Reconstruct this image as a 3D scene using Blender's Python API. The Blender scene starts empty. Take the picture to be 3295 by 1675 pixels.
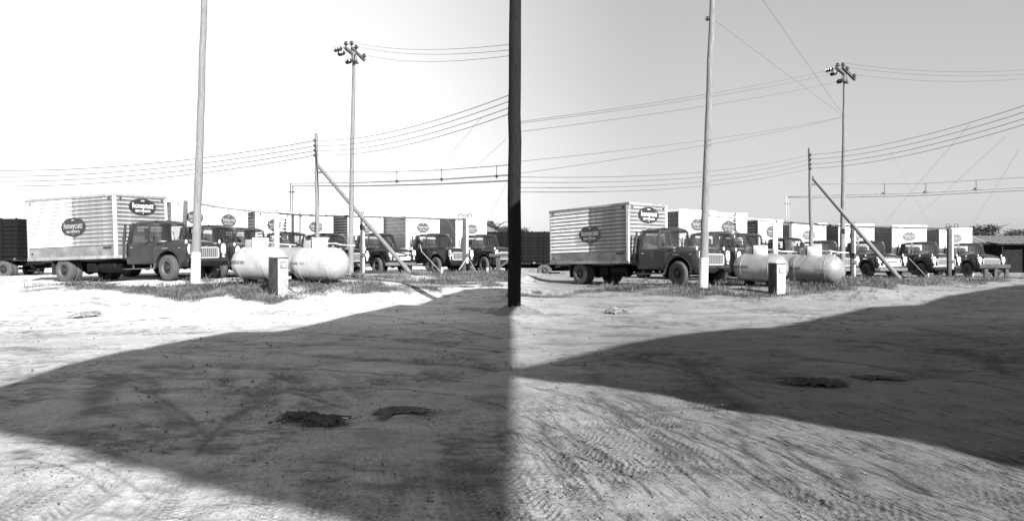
import bpy, bmesh, math, random
import numpy as np
from mathutils import Vector, Matrix
random.seed(7); rng = np.random.default_rng(7)
S = bpy.context.scene; COL = S.collection
R = math.radians
# ---------------------------------------------------------------- camera, sky, sun, exposure
F, CX, CY, CH = 2176.0, 1647.5, 820.0, 1.35
cam_d = bpy.data.cameras.new('camera'); cam = bpy.data.objects.new('camera', cam_d); COL.objects.link(cam)
cam.location = (0, 0, CH); cam.rotation_euler = (R(90), 0, 0)
cam_d.sensor_width = 36; cam_d.lens = F/3295*36; cam_d.shift_y = -17.5/3295; cam_d.clip_end = 6000; cam_d.clip_start = .05
S.camera = cam
SUN_EL = R(28); SUN_DIR = Vector((.5, -.866, 0)).normalized()      # horizontal direction towards the sun
sun_v = Vector((SUN_DIR.x*math.cos(SUN_EL), SUN_DIR.y*math.cos(SUN_EL), math.sin(SUN_EL)))
world = bpy.data.worlds.new('World'); S.world = world; world.use_nodes = True
nt = world.node_tree; N = nt.nodes; N.clear()
def nn(t, **k):
    n = N.new(t)
    for a, b in k.items(): setattr(n, a, b)
    return n
sky = nn('ShaderNodeTexSky', sky_type='NISHITA', sun_disc=False, sun_elevation=SUN_EL, sun_rotation=math.atan2(SUN_DIR.x, SUN_DIR.y))
sky.air_density = 1.0; sky.dust_density = 1.5
bw = nn('ShaderNodeRGBToBW'); nt.links.new(sky.outputs[0], bw.inputs[0])
tc = nn('ShaderNodeTexCoord'); sx = nn('ShaderNodeSeparateXYZ'); nt.links.new(tc.outputs['Generated'], sx.inputs[0])
mr = nn('ShaderNodeMapRange', interpolation_type='SMOOTHSTEP'); nt.links.new(sx.outputs[0], mr.inputs[0])
mr.inputs[1].default_value = -.25; mr.inputs[2].default_value = .22; mr.inputs[3].default_value = 1.45; mr.inputs[4].default_value = .87
pw = nn('ShaderNodeMath', operation='POWER'); nt.links.new(bw.outputs[0], pw.inputs[0]); pw.inputs[1].default_value = .45
mo = nn('ShaderNodeTexNoise'); mo.inputs['Scale'].default_value = 2.2; mo.inputs['Detail'].default_value = 5; nt.links.new(tc.outputs['Generated'], mo.inputs[0])
mo2 = nn('ShaderNodeMapRange'); nt.links.new(mo.outputs[0], mo2.inputs[0]); mo2.inputs[3].default_value = .93; mo2.inputs[4].default_value = 1.07
mo3 = nn('ShaderNodeMath', operation='MULTIPLY'); nt.links.new(pw.outputs[0], mo3.inputs[0]); nt.links.new(mo2.outputs[0], mo3.inputs[1])
m1 = nn('ShaderNodeMath', operation='MULTIPLY'); nt.links.new(mo3.outputs[0], m1.inputs[0]); nt.links.new(mr.outputs[0], m1.inputs[1])
bg = nn('ShaderNodeBackground'); bg.inputs[1].default_value = .119
nt.links.new(m1.outputs[0], bg.inputs[0]); wo = nn('ShaderNodeOutputWorld'); nt.links.new(bg.outputs[0], wo.inputs[0])
sl = bpy.data.lights.new('sun', 'SUN'); sl.energy = 5.0; sl.angle = R(.5); sl.color = (1, 1, 1)
so = bpy.data.objects.new('sun', sl); COL.objects.link(so); so.rotation_euler = sun_v.to_track_quat('Z', 'Y').to_euler(); so.location = (20, -40, 40)
S.view_settings.view_transform = 'Standard'; S.view_settings.look = 'None'; S.view_settings.exposure = 1.8; S.view_settings.gamma = 1
S.render.engine = 'CYCLES'

# ---------------------------------------------------------------- terrain
def sm(a, b, x):
    t = np.clip((x-a)/(b-a), 0, 1); return t*t*(3-2*t)
# height anchors (x, y, h): wheels, poles, tanks, pump
ANCH = []
L_TR = [(-13.77,25.33,.42,-21.1,1.5,1.0),(-13.4,28.63,.44,-22.9,0,0),(-12.98,31.01,.42,-24.6,0,0),(-11.67,33.21,.31,-26,0,0),(-10.14,35.01,.3,-37.5,0,0),(-7.92,36.77,.35,-42.1,0,0),(-4.87,37.18,.35,-44.3,0,0),(-2.35,39.59,.37,-47.8,0,0)]
R_TR = [(5.37,26.53,.19,-53.6,1.2,-.3),(8.58,31.17,.24,-60.8,0,0),(10.57,32.94,.22,-66.3,0,0),(14.08,36.75,.11,-52.7,0,0),(17.4,39.56,.02,-79.5,0,0),(20.55,40.32,.01,-82.6,0,0),(24.65,41.92,0,-84.3,0,0),(29.76,45.33,-.03,-86.3,0,0)]
for (x, y, z, yw, pi, ro) in L_TR+R_TR:
    for lx in (2.28, -2.85):
        for ly in (-.95, .95):
            c, s = math.cos(R(yw)), math.sin(R(yw))
            ANCH.append((x+c*lx-s*ly, y+s*lx+c*ly, z+math.sin(R(pi))*lx+math.sin(R(ro))*ly, 1.3))
def PX(u, v, y): return Vector(((u-CX)/F*y, y, CH-(v-CY)/F*y))
def anchor(u, v, y, s=1.3):
    p = PX(u, v, y); ANCH.append((p.x, p.y, p.z, s)); return p
P = {}
P['pole1L'] = anchor(628, 914, 22.5); P['pole1R'] = anchor(2262, 921, 22.3)
P['pumpL'] = anchor(896, 955, 18.4, 1.0); P['pumpR'] = anchor(2500, 958, 20.6, 1.0)
P['tank1L'] = anchor(838, 898, 20.4); P['tank2L'] = anchor(1030, 900, 20.4)
P['tank1R'] = anchor(2447, 904, 22.6); P['tank2R'] = anchor(2621, 907, 22.6)
P['pole2L'] = anchor(1024, 885, 28.5); P['pole2R'] = anchor(2612, 893, 29.5)
P['pole3L'] = anchor(1128, 868, 29.5); P['pole3R'] = anchor(2710, 886, 31.5)
P['braceL'] = anchor(1334, 881, 32.0); P['braceR'] = anchor(2906, 896, 33.0)
P['postBL'] = anchor(1168, 884, 30.6); P['postBR'] = anchor(2746, 905, 32.5)
P['postCL'] = anchor(1493, 880, 32.6); P['postCR'] = anchor(3055, 893, 36.5)
anchor(1560, 868, 31.5, 1.0); anchor(3080, 890, 33, 1.3); anchor(3150, 905, 29, 1.6)
anchor(800, 930, 20.6, 1.0); anchor(2400, 940, 22, 1.2)
for (x, y) in ((0, 14), (-4, 14), (-8, 14), (-12, 14), (4, 14), (8, 14), (12, 14), (16, 14), (-16, 14), (0, 16.5), (3, 17.5), (6, 17.8), (-4, 16.6), (-10, 17), (20, 20), (24, 24)):
    ANCH.append((x, y, 0 if y < 16 else .05, 1.8))
AN = np.array(ANCH)
def terrain_np(x, y):
    u = x/np.maximum(np.abs(y), 1.0)
    side = sm(-.04, .06, u)                                     # 0 left yard, 1 right yard
    hl = .33*sm(15, 23, y)
    hr = .12*sm(16, 24, y)-.0138*np.maximum(0, y-30)
    base = hl*(1-side)+hr*side
    num = .10*base; den = np.full_like(x, .10)
    for (ax, ay, ah, s) in AN:
        d2 = (x-ax)**2+(y-ay)**2
        w = np.exp(-d2/(2*s*s)); num += w*ah; den += w
    return num/den
def terrain(x, y): return float(terrain_np(np.array([float(x)]), np.array([float(y)]))[0])
def ground_at(u, v):
    """where the line of sight through picture point (u, v) meets the terrain"""
    k = (v-CY)/F
    y = 1.0
    last = None
    while y < 90:
        g = terrain((u-CX)/F*y, y)
        if CH-k*y <= g: break
        y += .1
    return Vector(((u-CX)/F*y, y, terrain((u-CX)/F*y, y)))

def vnoise(x, y, seed=0):
    xi = np.floor(x).astype(np.int64); yi = np.floor(y).astype(np.int64)
    fx = x-xi; fy = y-yi; fx = fx*fx*(3-2*fx); fy = fy*fy*(3-2*fy)
    def h(a, b):
        n = (a*374761393+b*668265263+seed*974634777) & 0xffffffff
        n = ((n ^ (n >> 13))*1274126177) & 0xffffffff
        return ((n ^ (n >> 16)) & 0xffff)/65535.0
    return (h(xi, yi)*(1-fx)+h(xi+1, yi)*fx)*(1-fy)+(h(xi, yi+1)*(1-fx)+h(xi+1, yi+1)*fx)*fy
def fbm(x, y, o=4, seed=0):
    r = 0; a = .5
    for i in range(o):
        r = r+a*(vnoise(x*2**i, y*2**i, seed+i)-.5); a *= .5
    return r

# ---------------------------------------------------------------- materials
MATS = {}
def mat(name, col, rough=.6, metal=0.0, noise=0.0, nscale=6.0, bump=0.0, bscale=40.0, stretch=(1, 1, 1), dark=None, spec=.5, coat=0.0):
    if name in MATS: return MATS[name]
    m = bpy.data.materials.new(name); m.use_nodes = True
    t = m.node_tree; b = t.nodes['Principled BSDF']
    b.inputs['Base Color'].default_value = (col, col, col, 1); b.inputs['Roughness'].default_value = rough; b.inputs['Metallic'].default_value = metal
    b.inputs['Specular IOR Level'].default_value = spec; b.inputs['Coat Weight'].default_value = coat
    co = t.nodes.new('ShaderNodeTexCoord'); mp = t.nodes.new('ShaderNodeMapping'); mp.inputs['Scale'].default_value = stretch
    t.links.new(co.outputs['Object'], mp.inputs[0])
    if noise > 0:
        n = t.nodes.new('ShaderNodeTexNoise'); n.inputs['Scale'].default_value = nscale; n.inputs['Detail'].default_value = 8; n.inputs['Roughness'].default_value = .65
        t.links.new(mp.outputs[0], n.inputs[0])
        r = t.nodes.new('ShaderNodeMapRange'); t.links.new(n.outputs[0], r.inputs[0])
        r.inputs[1].default_value = .3; r.inputs[2].default_value = .7
        lo = dark if dark is not None else col*(1-noise); hi = min(.9, col*(1+noise*.5))
        r.inputs[3].default_value = lo; r.inputs[4].default_value = hi
        c = t.nodes.new('ShaderNodeCombineColor')
        for i in range(3): t.links.new(r.outputs[0], c.inputs[i])
        t.links.new(c.outputs[0], b.inputs['Base Color'])
        r2 = t.nodes.new('ShaderNodeMapRange'); t.links.new(n.outputs[0], r2.inputs[0]); r2.inputs[3].default_value = min(1, rough+.15); r2.inputs[4].default_value = max(.05, rough-.1)
        t.links.new(r2.outputs[0], b.inputs['Roughness'])
    if bump > 0:
        n2 = t.nodes.new('ShaderNodeTexNoise'); n2.inputs['Scale'].default_value = bscale; n2.inputs['Detail'].default_value = 6
        t.links.new(mp.outputs[0], n2.inputs[0])
        bp = t.nodes.new('ShaderNodeBump'); bp.inputs['Strength'].default_value = bump; bp.inputs['Distance'].default_value = .02
        t.links.new(n2.outputs[0], bp.inputs['Height']); t.links.new(bp.outputs[0], b.inputs['Normal'])
    MATS[name] = m; return m
M_paint = mat('dark_truck_enamel', .016, .32, noise=.5, nscale=3, bump=.05, bscale=8, coat=.3)
M_paint2 = mat('darker_truck_enamel', .006, .34, noise=.5, nscale=3, bump=.05, bscale=8, coat=.3)
M_under = mat('sooty_chassis_paint', .004, .7, noise=.6, nscale=9, spec=.15)
M_black = mat('black_rubber_trim', .015, .5)
M_white = mat('white_enamel', .74, .4, noise=.12, nscale=4, bump=.05, bscale=14)
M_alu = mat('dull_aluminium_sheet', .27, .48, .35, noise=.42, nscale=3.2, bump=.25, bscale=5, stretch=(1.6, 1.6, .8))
M_aluw = mat('lit_aluminium_sheet', .78, .42, .1, noise=.1, nscale=4, bump=.12, bscale=6)  # brighter copy of the aluminium, with the light on it put into the colour
M_aluf = mat('grey_aluminium_front_sheet', .26, .45, .3, noise=.35, nscale=3, bump=.2, bscale=5)
M_aluk = mat('dented_aluminium_kick_sheet', .2, .42, .4, noise=.5, nscale=2.4, bump=.7, bscale=3.5)
M_alud = mat('dark_grey_box_sheet', .10, .55, .1, noise=.3, nscale=3)
M_chrome = mat('chrome', .75, .16, 1.0)
M_lamp = mat('headlamp_glass', .75, .12, .6)
M_rim = mat('dusty_steel_rim', .07, .6, noise=.4, nscale=12)
M_hub = mat('dark_steel_hub', .01, .6, noise=.4, nscale=12)
M_tyre = mat('dusty_tyre_rubber', .045, .85, noise=.45, nscale=14, bump=.4, bscale=50)
M_pole = mat('weathered_pole_timber', .13, .85, noise=.55, nscale=9, bump=.6, bscale=22, stretch=(6, 6, .35))
M_polew = mat('whitewashed_pole_timber', .36, .85, noise=.22, nscale=7, bump=.4, bscale=22, stretch=(4, 4, .5))
M_creo = mat('creosoted_pole_timber', .010, .85, noise=.7, nscale=9, bump=.8, bscale=22, stretch=(6, 6, .35), spec=.1)
M_wood = mat('dark_crossarm_timber', .05, .85, noise=.5, nscale=9, stretch=(1, 1, 5))
M_timber = mat('grey_barricade_timber', .035, .85, noise=.6, nscale=6, bump=.5, bscale=30)
M_insul = mat('brown_glazed_insulator', .03, .2)
M_wire = mat('oxidised_wire', .05, .6)
M_guy = mat('galvanised_guy_strand', .28, .5, .3)
M_pipe = mat('galvanised_pipe', .38, .4, .35, noise=.25, nscale=5)
M_piped = mat('tarred_pipe', .05, .6, noise=.4, nscale=5)
M_tank = mat('white_tank_paint', .23, .3, 0, noise=.3, nscale=3.5, bump=.05, bscale=9, coat=.25)
M_tankb = mat('aluminium_tank_paint', .24, .30, .4, noise=.32, nscale=3.5, bump=.05, bscale=9)
M_letter = mat('faded_black_lettering', .06, .6, noise=.7, nscale=25)
M_letter2 = mat('thin_faded_lettering', .28, .6, noise=.5, nscale=25)
M_grille = mat('off_white_grille_enamel', .27, .45)
M_logo = mat('dark_red_sign_enamel', .02, .4, noise=.7, nscale=5)
M_logof = mat('faded_sign_enamel', .055, .5, noise=.6, nscale=6)
M_logow = mat('white_sign_lettering', .55, .5, noise=.35, nscale=12)
M_logog = mat('dulled_sign_lettering', .24, .5, noise=.35, nscale=12)
M_pump = mat('white_pump_enamel', .25, .5, noise=.5, nscale=6, bump=.2, bscale=12)
M_pumpd = mat('shaded_stained_pump_side', .03, .55, noise=.65, nscale=11, bump=.3, bscale=30, stretch=(1, 1, .4), spec=.15)
M_conc = mat('pale_concrete', .26, .9, noise=.3, nscale=12, bump=.5, bscale=30)
M_hose = mat('black_hose_rubber', .02, .55)
M_rag = mat('dark_oily_cloth', .028, .85, noise=.8, nscale=9, bump=.5, bscale=18)
M_rag2 = mat('muddy_cloth', .06, .9, noise=.6, nscale=9, bump=.5, bscale=18)
M_ragw = mat('pale_crumpled_paper', .14, .85, noise=.85, nscale=8)
M_roof = mat('ribbed_tin_roof', .16, .5, .3, noise=.4, nscale=3)
M_shed = mat('shed_boards', .010, .85, spec=.1, noise=.5, nscale=3)
M_stake = mat('dark_stake_boards', .005, .8, noise=.6, nscale=5, spec=.12)
M_seat = mat('dark_seat_vinyl', .05, .6)
M_bark = mat('tree_bark', .06, .9, noise=.5, nscale=6)
M_leaf = mat('dark_pine_foliage', .02, .75, noise=.6, nscale=.5)
M_grass = mat('dry_yard_grass', .075, .8, noise=.75, nscale=1.6)
M_grassd = mat('dark_coarse_grass', .018, .85, noise=.6, nscale=1.4)
def glass():
    m = bpy.data.materials.new('truck_window_glass'); m.use_nodes = True; t = m.node_tree
    t.nodes.clear(); o = t.nodes.new('ShaderNodeOutputMaterial'); mx = t.nodes.new('ShaderNodeMixShader')
    a = t.nodes.new('ShaderNodeBsdfTransparent'); a.inputs[0].default_value = (.62, .62, .62, 1)
    g = t.nodes.new('ShaderNodeBsdfGlossy'); g.inputs['Roughness'].default_value = .08
    mx.inputs[0].default_value = .17
    t.links.new(a.outputs[0], mx.inputs[1]); t.links.new(g.outputs[0], mx.inputs[2]); t.links.new(mx.outputs[0], o.inputs[0]); return m
M_glass = glass()

# ---------------------------------------------------------------- mesh helpers
class MB:
    def __init__(s): s.v = []; s.f = []
    def add(s, vs, fs):
        o = len(s.v); s.v += [tuple(v) for v in vs]; s.f += [tuple(i+o for i in f) for f in fs]; return s
    def box(s, x0, x1, y0, y1, z0, z1):
        return s.add([(x0,y0,z0),(x1,y0,z0),(x1,y1,z0),(x0,y1,z0),(x0,y0,z1),(x1,y0,z1),(x1,y1,z1),(x0,y1,z1)],
                     [(0,3,2,1),(4,5,6,7),(0,1,5,4),(1,2,6,5),(2,3,7,6),(3,0,4,7)])
    def bar(s, a, b, w, h=None, up=(0,0,1)):
        h = h or w; a = Vector(a); b = Vector(b); d = (b-a).normalized(); u = Vector(up)
        if abs(d.dot(u)) > .95: u = Vector((1,0,0))
        r = d.cross(u).normalized()*w/2; q = d.cross(r).normalized()*h/2
        return s.add([a-r-q,a+r-q,a+r+q,a-r+q,b-r-q,b+r-q,b+r+q,b-r+q],[(0,3,2,1),(4,5,6,7),(0,1,5,4),(1,2,6,5),(2,3,7,6),(3,0,4,7)])
    def tube(s, pts, rad, n=8, caps=True):
        pts = [Vector(p) for p in pts]; rr = rad if hasattr(rad, '__len__') else [rad]*len(pts)
        vs = []; fs = []; pr = None
        for i, p in enumerate(pts):
            d = (pts[min(i+1, len(pts)-1)]-pts[max(i-1, 0)]).normalized()
            if pr is None:
                u = Vector((0,0,1)) if abs(d.z) < .9 else Vector((1,0,0)); pr = d.cross(u).normalized()
            pr = (pr-d*pr.dot(d)).normalized(); q = d.cross(pr)
            for k in range(n):
                a = 2*math.pi*k/n; vs.append(p+(pr*math.cos(a)+q*math.sin(a))*rr[i])
        for i in range(len(pts)-1):
            for k in range(n): fs.append((i*n+k, i*n+(k+1)%n, (i+1)*n+(k+1)%n, (i+1)*n+k))
        if caps: fs.append(tuple(range(n))[::-1]); fs.append(tuple((len(pts)-1)*n+k for k in range(n)))
        return s.add(vs, fs)
    def lathe(s, prof, n=24, axis='z', c=(0,0,0)):
        vs = []; fs = []
        for (r, h) in prof:
            for k in range(n):
                a = 2*math.pi*k/n; x, y = r*math.cos(a), r*math.sin(a)
                vs.append({'z':(c[0]+x,c[1]+y,c[2]+h),'y':(c[0]+x,c[1]+h,c[2]+y),'x':(c[0]+h,c[1]+x,c[2]+y)}[axis])
        for i in range(len(prof)-1):
            for k in range(n): fs.append((i*n+k, i*n+(k+1)%n, (i+1)*n+(k+1)%n, (i+1)*n+k))
        return s.add(vs, fs)
    def prism(s, poly, a, b, plane='xz'):
        n = len(poly)
        def mk(p, t): return (p[0], t, p[1]) if plane == 'xz' else ((t, p[0], p[1]) if plane == 'yz' else (p[0], p[1], t))
        return s.add([mk(p, a) for p in poly]+[mk(p, b) for p in poly],
                     [tuple(range(n))[::-1], tuple(range(n, 2*n))]+[(i, (i+1)%n, n+(i+1)%n, n+i) for i in range(n)])
    def xf(s, M):
        s.v = [tuple(M @ Vector(v)) for v in s.v]; return s
    def build(s, name, m, parent=None, smooth=False, bevel=0, angle=35):
        me = bpy.data.meshes.new(name); me.from_pydata(s.v, [], s.f)
        bm = bmesh.new(); bm.from_mesh(me); bmesh.ops.recalc_face_normals(bm, faces=bm.faces)
        if bevel > 0:
            ed = [e for e in bm.edges if len(e.link_faces) == 2 and e.calc_face_angle(0) > .6]
            bmesh.ops.bevel(bm, geom=ed, offset=bevel, segments=2, affect='EDGES', profile=.5, clamp_overlap=True)
            smooth = True
        bm.to_mesh(me); bm.free()
        if smooth:
            for p in me.polygons: p.use_smooth = True
            me.set_sharp_from_angle(angle=R(angle))
        me.materials.append(m)
        o = bpy.data.objects.new(name, me); COL.objects.link(o)
        if parent: o.parent = parent
        return o
def thing(name, label, cat, loc=(0,0,0), rz=0, group=None):
    o = bpy.data.objects.new(name, None); COL.objects.link(o); o.location = loc; o.rotation_euler = (0, 0, rz); o.empty_display_size = .2
    return tag(o, label, cat, group)
def tag(o, label=None, cat=None, group=None, kind=None):
    if label: o['label'] = label
    if cat: o['category'] = cat
    if group: o['group'] = group
    if kind: o['kind'] = kind
    return o
def share(src, name, parent, loc=(0,0,0), rot=(0,0,0), m=None):
    o = bpy.data.objects.new(name, src.data); COL.objects.link(o); o.parent = parent; o.location = loc; o.rotation_euler = rot; return o
def copy_tree(o, parent=None):
    c = o.copy(); COL.objects.link(c); c.parent = parent
    for ch in o.children: copy_tree(ch, c)
    return c
def text_mesh(txt, size, depth=.004, bold=.0, sx=1.0, shear=0.0, ls=1.0):
    cu = bpy.data.curves.new('lettering', 'FONT'); cu.body = txt; cu.size = size; cu.extrude = depth; cu.offset = bold; cu.align_x = 'CENTER'; cu.align_y = 'CENTER'; cu.shear = shear; cu.space_character = ls; cu.resolution_u = 3
    t = bpy.data.objects.new('lettering', cu); COL.objects.link(t)
    dg = bpy.context.evaluated_depsgraph_get(); me = bpy.data.meshes.new_from_object(t.evaluated_get(dg))
    vs = [(v.co.x*sx, v.co.y, v.co.z) for v in me.vertices]; fs = [tuple(p.vertices) for p in me.polygons]
    bpy.data.objects.remove(t); bpy.data.meshes.remove(me); bpy.data.curves.remove(cu)
    return vs, fs

# ---------------------------------------------------------------- ground sheet
def build_ground():
    HF = R(42)
    az = np.concatenate([np.linspace(-HF, HF, 860), np.linspace(HF, 2*math.pi-HF, 90)[1:-1]])
    inv = np.linspace(1/2.6, 1/60., 520); r = np.concatenate([[.3, .8, 1.5, 2.1], 1/inv, [75, 95, 130, 180, 260, 400, 700, 1300, 2500, 4500]])
    A, RR = np.meshgrid(az, r); X = RR*np.sin(A); Y = RR*np.cos(A)
    shp = X.shape; x = X.ravel(); y = Y.ravel()
    h = terrain_np(x, y)
    d = np.hypot(x, y); near = np.clip(1-d/70, 0, 1)
    det = .05*fbm(x*.5, y*.5, 3, 3)+.022*fbm(x*2.6, y*2.6, 3, 9)
    # tyre tracks: (x0,y0,x1,y1,curve) ; two ruts each with ribbed tread
    wear_shade = np.zeros_like(x); tk = np.zeros_like(x)
    T = []
    rr = random.Random(5)
    for i in range(11):      # long sweeping passes across the left yard
        y0 = rr.uniform(5.5, 15.5); T.append((-16, y0+rr.uniform(-1.5, 2.5), 14, y0+rr.uniform(-.5, 3.5), rr.uniform(-2.2, 1.2), rr.choice((0, 1, 1))))
    for i in range(12):       # fan of turning tracks in the near right foreground
        x0 = rr.uniform(-2.2, 1.6); T.append((x0, rr.uniform(7, 11), x0+rr.uniform(2.2, 5.0), rr.uniform(1.8, 2.8), rr.uniform(-.7, .4), 1))
    for i in range(9):       # turning tracks in the near left
        x0 = rr.uniform(-5.5, -1.5); T.append((x0, rr.uniform(6, 10), x0+rr.uniform(-.5, 3.6), rr.uniform(1.6, 2.6), rr.uniform(-.9, .9), rr.choice((0, 1))))
    for i in range(6): T.append((-18, rr.uniform(15, 19.5), 20, rr.uniform(14, 20), rr.uniform(-1, 1), 0))
    m = d < 45
    xm = x[m]; ym = y[m]; dh = np.zeros_like(xm); dw = np.zeros_like(xm); lit = vnoise(xm*1.1, ym*1.1, 77)
    for (x0, y0, x1, y1, cv, tread) in T:
        L = math.hypot(x1-x0, y1-y0); n = int(L/.14)+4; t = np.linspace(0, 1, n)
        nx, ny = -(y1-y0)/L, (x1-x0)/L
        cx_ = x0+(x1-x0)*t+nx*cv*4*t*(1-t); cy_ = y0+(y1-y0)*t+ny*cv*4*t*(1-t)
        tx = np.gradient(cx_); ty = np.gradient(cy_); q = np.hypot(tx, ty); tx /= q; ty /= q
        for off in (-.85, .85):
            px = cx_-ty*off; py = cy_+tx*off
            bx = (xm > px.min()-.4) & (xm < px.max()+.4) & (ym > py.min()-.4) & (ym < py.max()+.4)
            ii = np.nonzero(bx)[0]
            for c0 in range(0, len(ii), 20000):
                jj = ii[c0:c0+20000]; ddx = xm[jj, None]-px[None]; ddy = ym[jj, None]-py[None]
                k = np.argmin(ddx*ddx+ddy*ddy, axis=1); ar = np.arange(len(jj))
                lat = ddx[ar, k]*-ty[k]+ddy[ar, k]*tx[k]; alo = k*(L/n)+ddx[ar, k]*tx[k]+ddy[ar, k]*ty[k]
                inside = np.exp(-(lat/.11)**4)*np.clip(lit[jj]*3-1.35, 0, 1)
                ribs = np.cos(lat*2*math.pi/.05)*.35
                if tread: ribs = ribs*.6+np.tanh(3.5*np.sin((alo+np.abs(lat)*.9)*2*math.pi/.055))*.5*np.clip(lit[jj]*3-1.3, 0, 1)
                dh[jj] += inside*(-.010+.0042*ribs)+.004*np.exp(-((np.abs(lat)-.15)/.03)**2)*np.clip(lit[jj]*3-1.35, 0, 1)
                dw[jj] += inside*(.26-.34*ribs)
    # darker damp arcs left by turning wheels, in plan
    def arc(pp, wd, amt):
        q = [((u-CX)/F*(CH/((v-CY)/F)), CH/((v-CY)/F)) for (u, v) in pp]
        best = np.full_like(xm, 9e9)
        for (a, b) in zip(q[:-1], q[1:]):
            ex, ey = b[0]-a[0], b[1]-a[1]; t = np.clip(((xm-a[0])*ex+(ym-a[1])*ey)/(ex*ex+ey*ey), 0, 1)
            best = np.minimum(best, np.hypot(xm-a[0]-ex*t, ym-a[1]-ey*t))
        k = np.exp(-(best/np.maximum(wd, .0032*ym))**2); return k*amt*1.9*(.35+1.0*vnoise(xm*6, ym*6, 71)), k
    for (pp, wd, amt) in (([(480,1215),(500,1280),(560,1350),(640,1410),(720,1450)], .10, .45), ([(355,1215),(310,1285),(300,1335)], .16, .5), ([(220,1380),(300,1440),(400,1500)], .12, .35), ([(380,1330),(470,1390),(560,1440)], .07, .3), ([(830,1270),(760,1340),(700,1400)], .09, .3),
                          *[([(u0, v0), (u0+du*.35, v0+dv_*.2), (u0+du*.7, v0+dv_*.55), (u0+du, v0+dv_)], wd_, am_) for (u0, v0, du, dv_, wd_, am_) in ((520,1090,900,40,.035,.6),(760,1060,850,70,.045,.6),(900,1180,700,60,.03,.55),(600,1130,600,-10,.03,.5),(1050,1000,560,90,.05,.6),(1150,1240,480,60,.022,.5),(300,1120,500,30,.03,.45),(700,1230,420,80,.02,.5),(980,1380,230,-4,.012,.7),(1100,1090,540,30,.04,.6),(820,1300,-190,160,.03,.45),(420,1240,260,170,.03,.45),(2000,1050,1200,90,.05,.5),(2300,990,900,110,.06,.5),(2100,1110,1000,120,.04,.5),(1950,1130,500,150,.03,.5),(2500,1150,780,110,.03,.45),(1700,1240,700,330,.014,.6),(1760,1250,760,340,.014,.6),(1680,1330,420,270,.012,.6),(2050,1330,520,240,.014,.6),(2100,1320,620,250,.014,.6),(1690,1400,240,200,.012,.6),(2350,1420,360,150,.012,.6),(2500,1400,500,190,.014,.6),(2650,1480,330,110,.012,.6),(1850,1300,430,300,.012,.6),(150,1440,330,150,.014,.5),(90,1470,300,120,.014,.5))],
                          ([(470,1180),(620,1220),(800,1215)], .12, .3), ([(900,1130),(1100,1150),(1400,1165),(1600,1190)], .12, .4), ([(1000,1100),(1300,1100),(1600,1130)], .1, .3), ([(2200,1150),(2290,1240),(2420,1320)], .10, .4), ([(1900,1180),(2000,1260),(2150,1330)], .12, .35), ([(3050,1120),(3160,1150),(3260,1200)], .16, .5), ([(1900,1260),(2020,1340),(2150,1440),(2300,1540)], .05, .5), ([(1720,1330),(1780,1420),(1830,1520)], .06, .5), ([(2560,1440),(2700,1480),(2760,1560)], .05, .5), ([(2300,1340),(2450,1400),(2650,1470)], .05, .45)):
        w_, k_ = arc(pp, wd, amt); dw += w_; dh -= .006*k_
    det[m] += dh; wear_shade[m] = dw
    # streaky scrapes left by a blade, running along the passes
    st = fbm(x*1.8+y*.35, y*3.2-x*.4, 6, 21)
    st2 = fbm((x*.97+y*.25)*9, (y*.97-x*.25)*2.4, 4, 33)
    ax_, al_ = x*.97+y*.25, y*.97-x*.25
    fine = (vnoise(ax_*26, al_*4, 90)*.6+vnoise(ax_*50, al_*9, 91)*.5)*np.clip(vnoise(ax_*1.6, al_*1.2, 92)*2.6-.75, 0, 1)
    fin2 = (vnoise(x*7+y*.4, y*12, 93)*.6+vnoise(x*13, y*21-x, 94)*.55)*np.clip(vnoise(x*.9, y*1.2, 95)*2.4-.6, 0, 1)
    right = sm(-.05, .1, x/np.maximum(y, .5))
    nearr = sm(8.5, 5.5, y)*right
    det += .05*np.where(st < -.05, st+.05, 0)*(1-nearr)+.045*np.where(st2 < -.02, st2+.02, 0)*nearr
    h = h+det*np.clip(near*1.2, 0, 1)
    det -= .015*np.clip(fine-.42, 0, 1)*nearr*1.6+.020*np.clip(fin2-.45, 0, 1)*(1-nearr)
    # streaks darkened in the colour, standing for small shadows in the scrapes
    wear_shade += np.clip(-st*6-.35, 0, 1)*.6*(1-nearr)+np.clip(-st2*5-.3, 0, 1)*.5*nearr+np.clip(fine-.46, 0, 1)*2.6*nearr+np.clip(fin2-.5, 0, 1)*2.4*(1-nearr)
    wear_shade = np.clip(wear_shade*.85, 0, 1.1)
    nr, na = shp
    idx = np.arange(nr*na).reshape(nr, na)
    a = idx[:-1, :]; b = idx[1:, :]
    q = np.stack([a, b, np.roll(b, -1, 1), np.roll(a, -1, 1)], -1).reshape(-1, 4)
    me = bpy.data.meshes.new('ground')
    verts = np.stack([x, y, h], 1)
    cen = len(verts); verts = np.vstack([verts, [[0, 0, h[0]]]])
    tri = np.stack([idx[0], np.roll(idx[0], -1), np.full(na, cen)], 1)
    me.vertices.add(len(verts)); me.vertices.foreach_set('co', verts.ravel())
    nl = q.size+tri.size
    me.loops.add(nl); me.loops.foreach_set('vertex_index', np.concatenate([q.ravel(), tri.ravel()]))
    me.polygons.add(len(q)+len(tri))
    ls = np.concatenate([np.arange(len(q))*4, q.size+np.arange(len(tri))*3]); me.polygons.foreach_set('loop_start', ls)
    me.update(calc_edges=True); me.validate()
    for nm, arr in (('wear_shade', np.append(wear_shade, 0)), ('grassy', np.append(grassy_np(x, y), 0))):
        at = me.attributes.new(nm, 'FLOAT', 'POINT'); at.data.foreach_set('value', arr.astype(np.float32))
    me.polygons.foreach_set('use_smooth', np.ones(len(me.polygons), bool))
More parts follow.
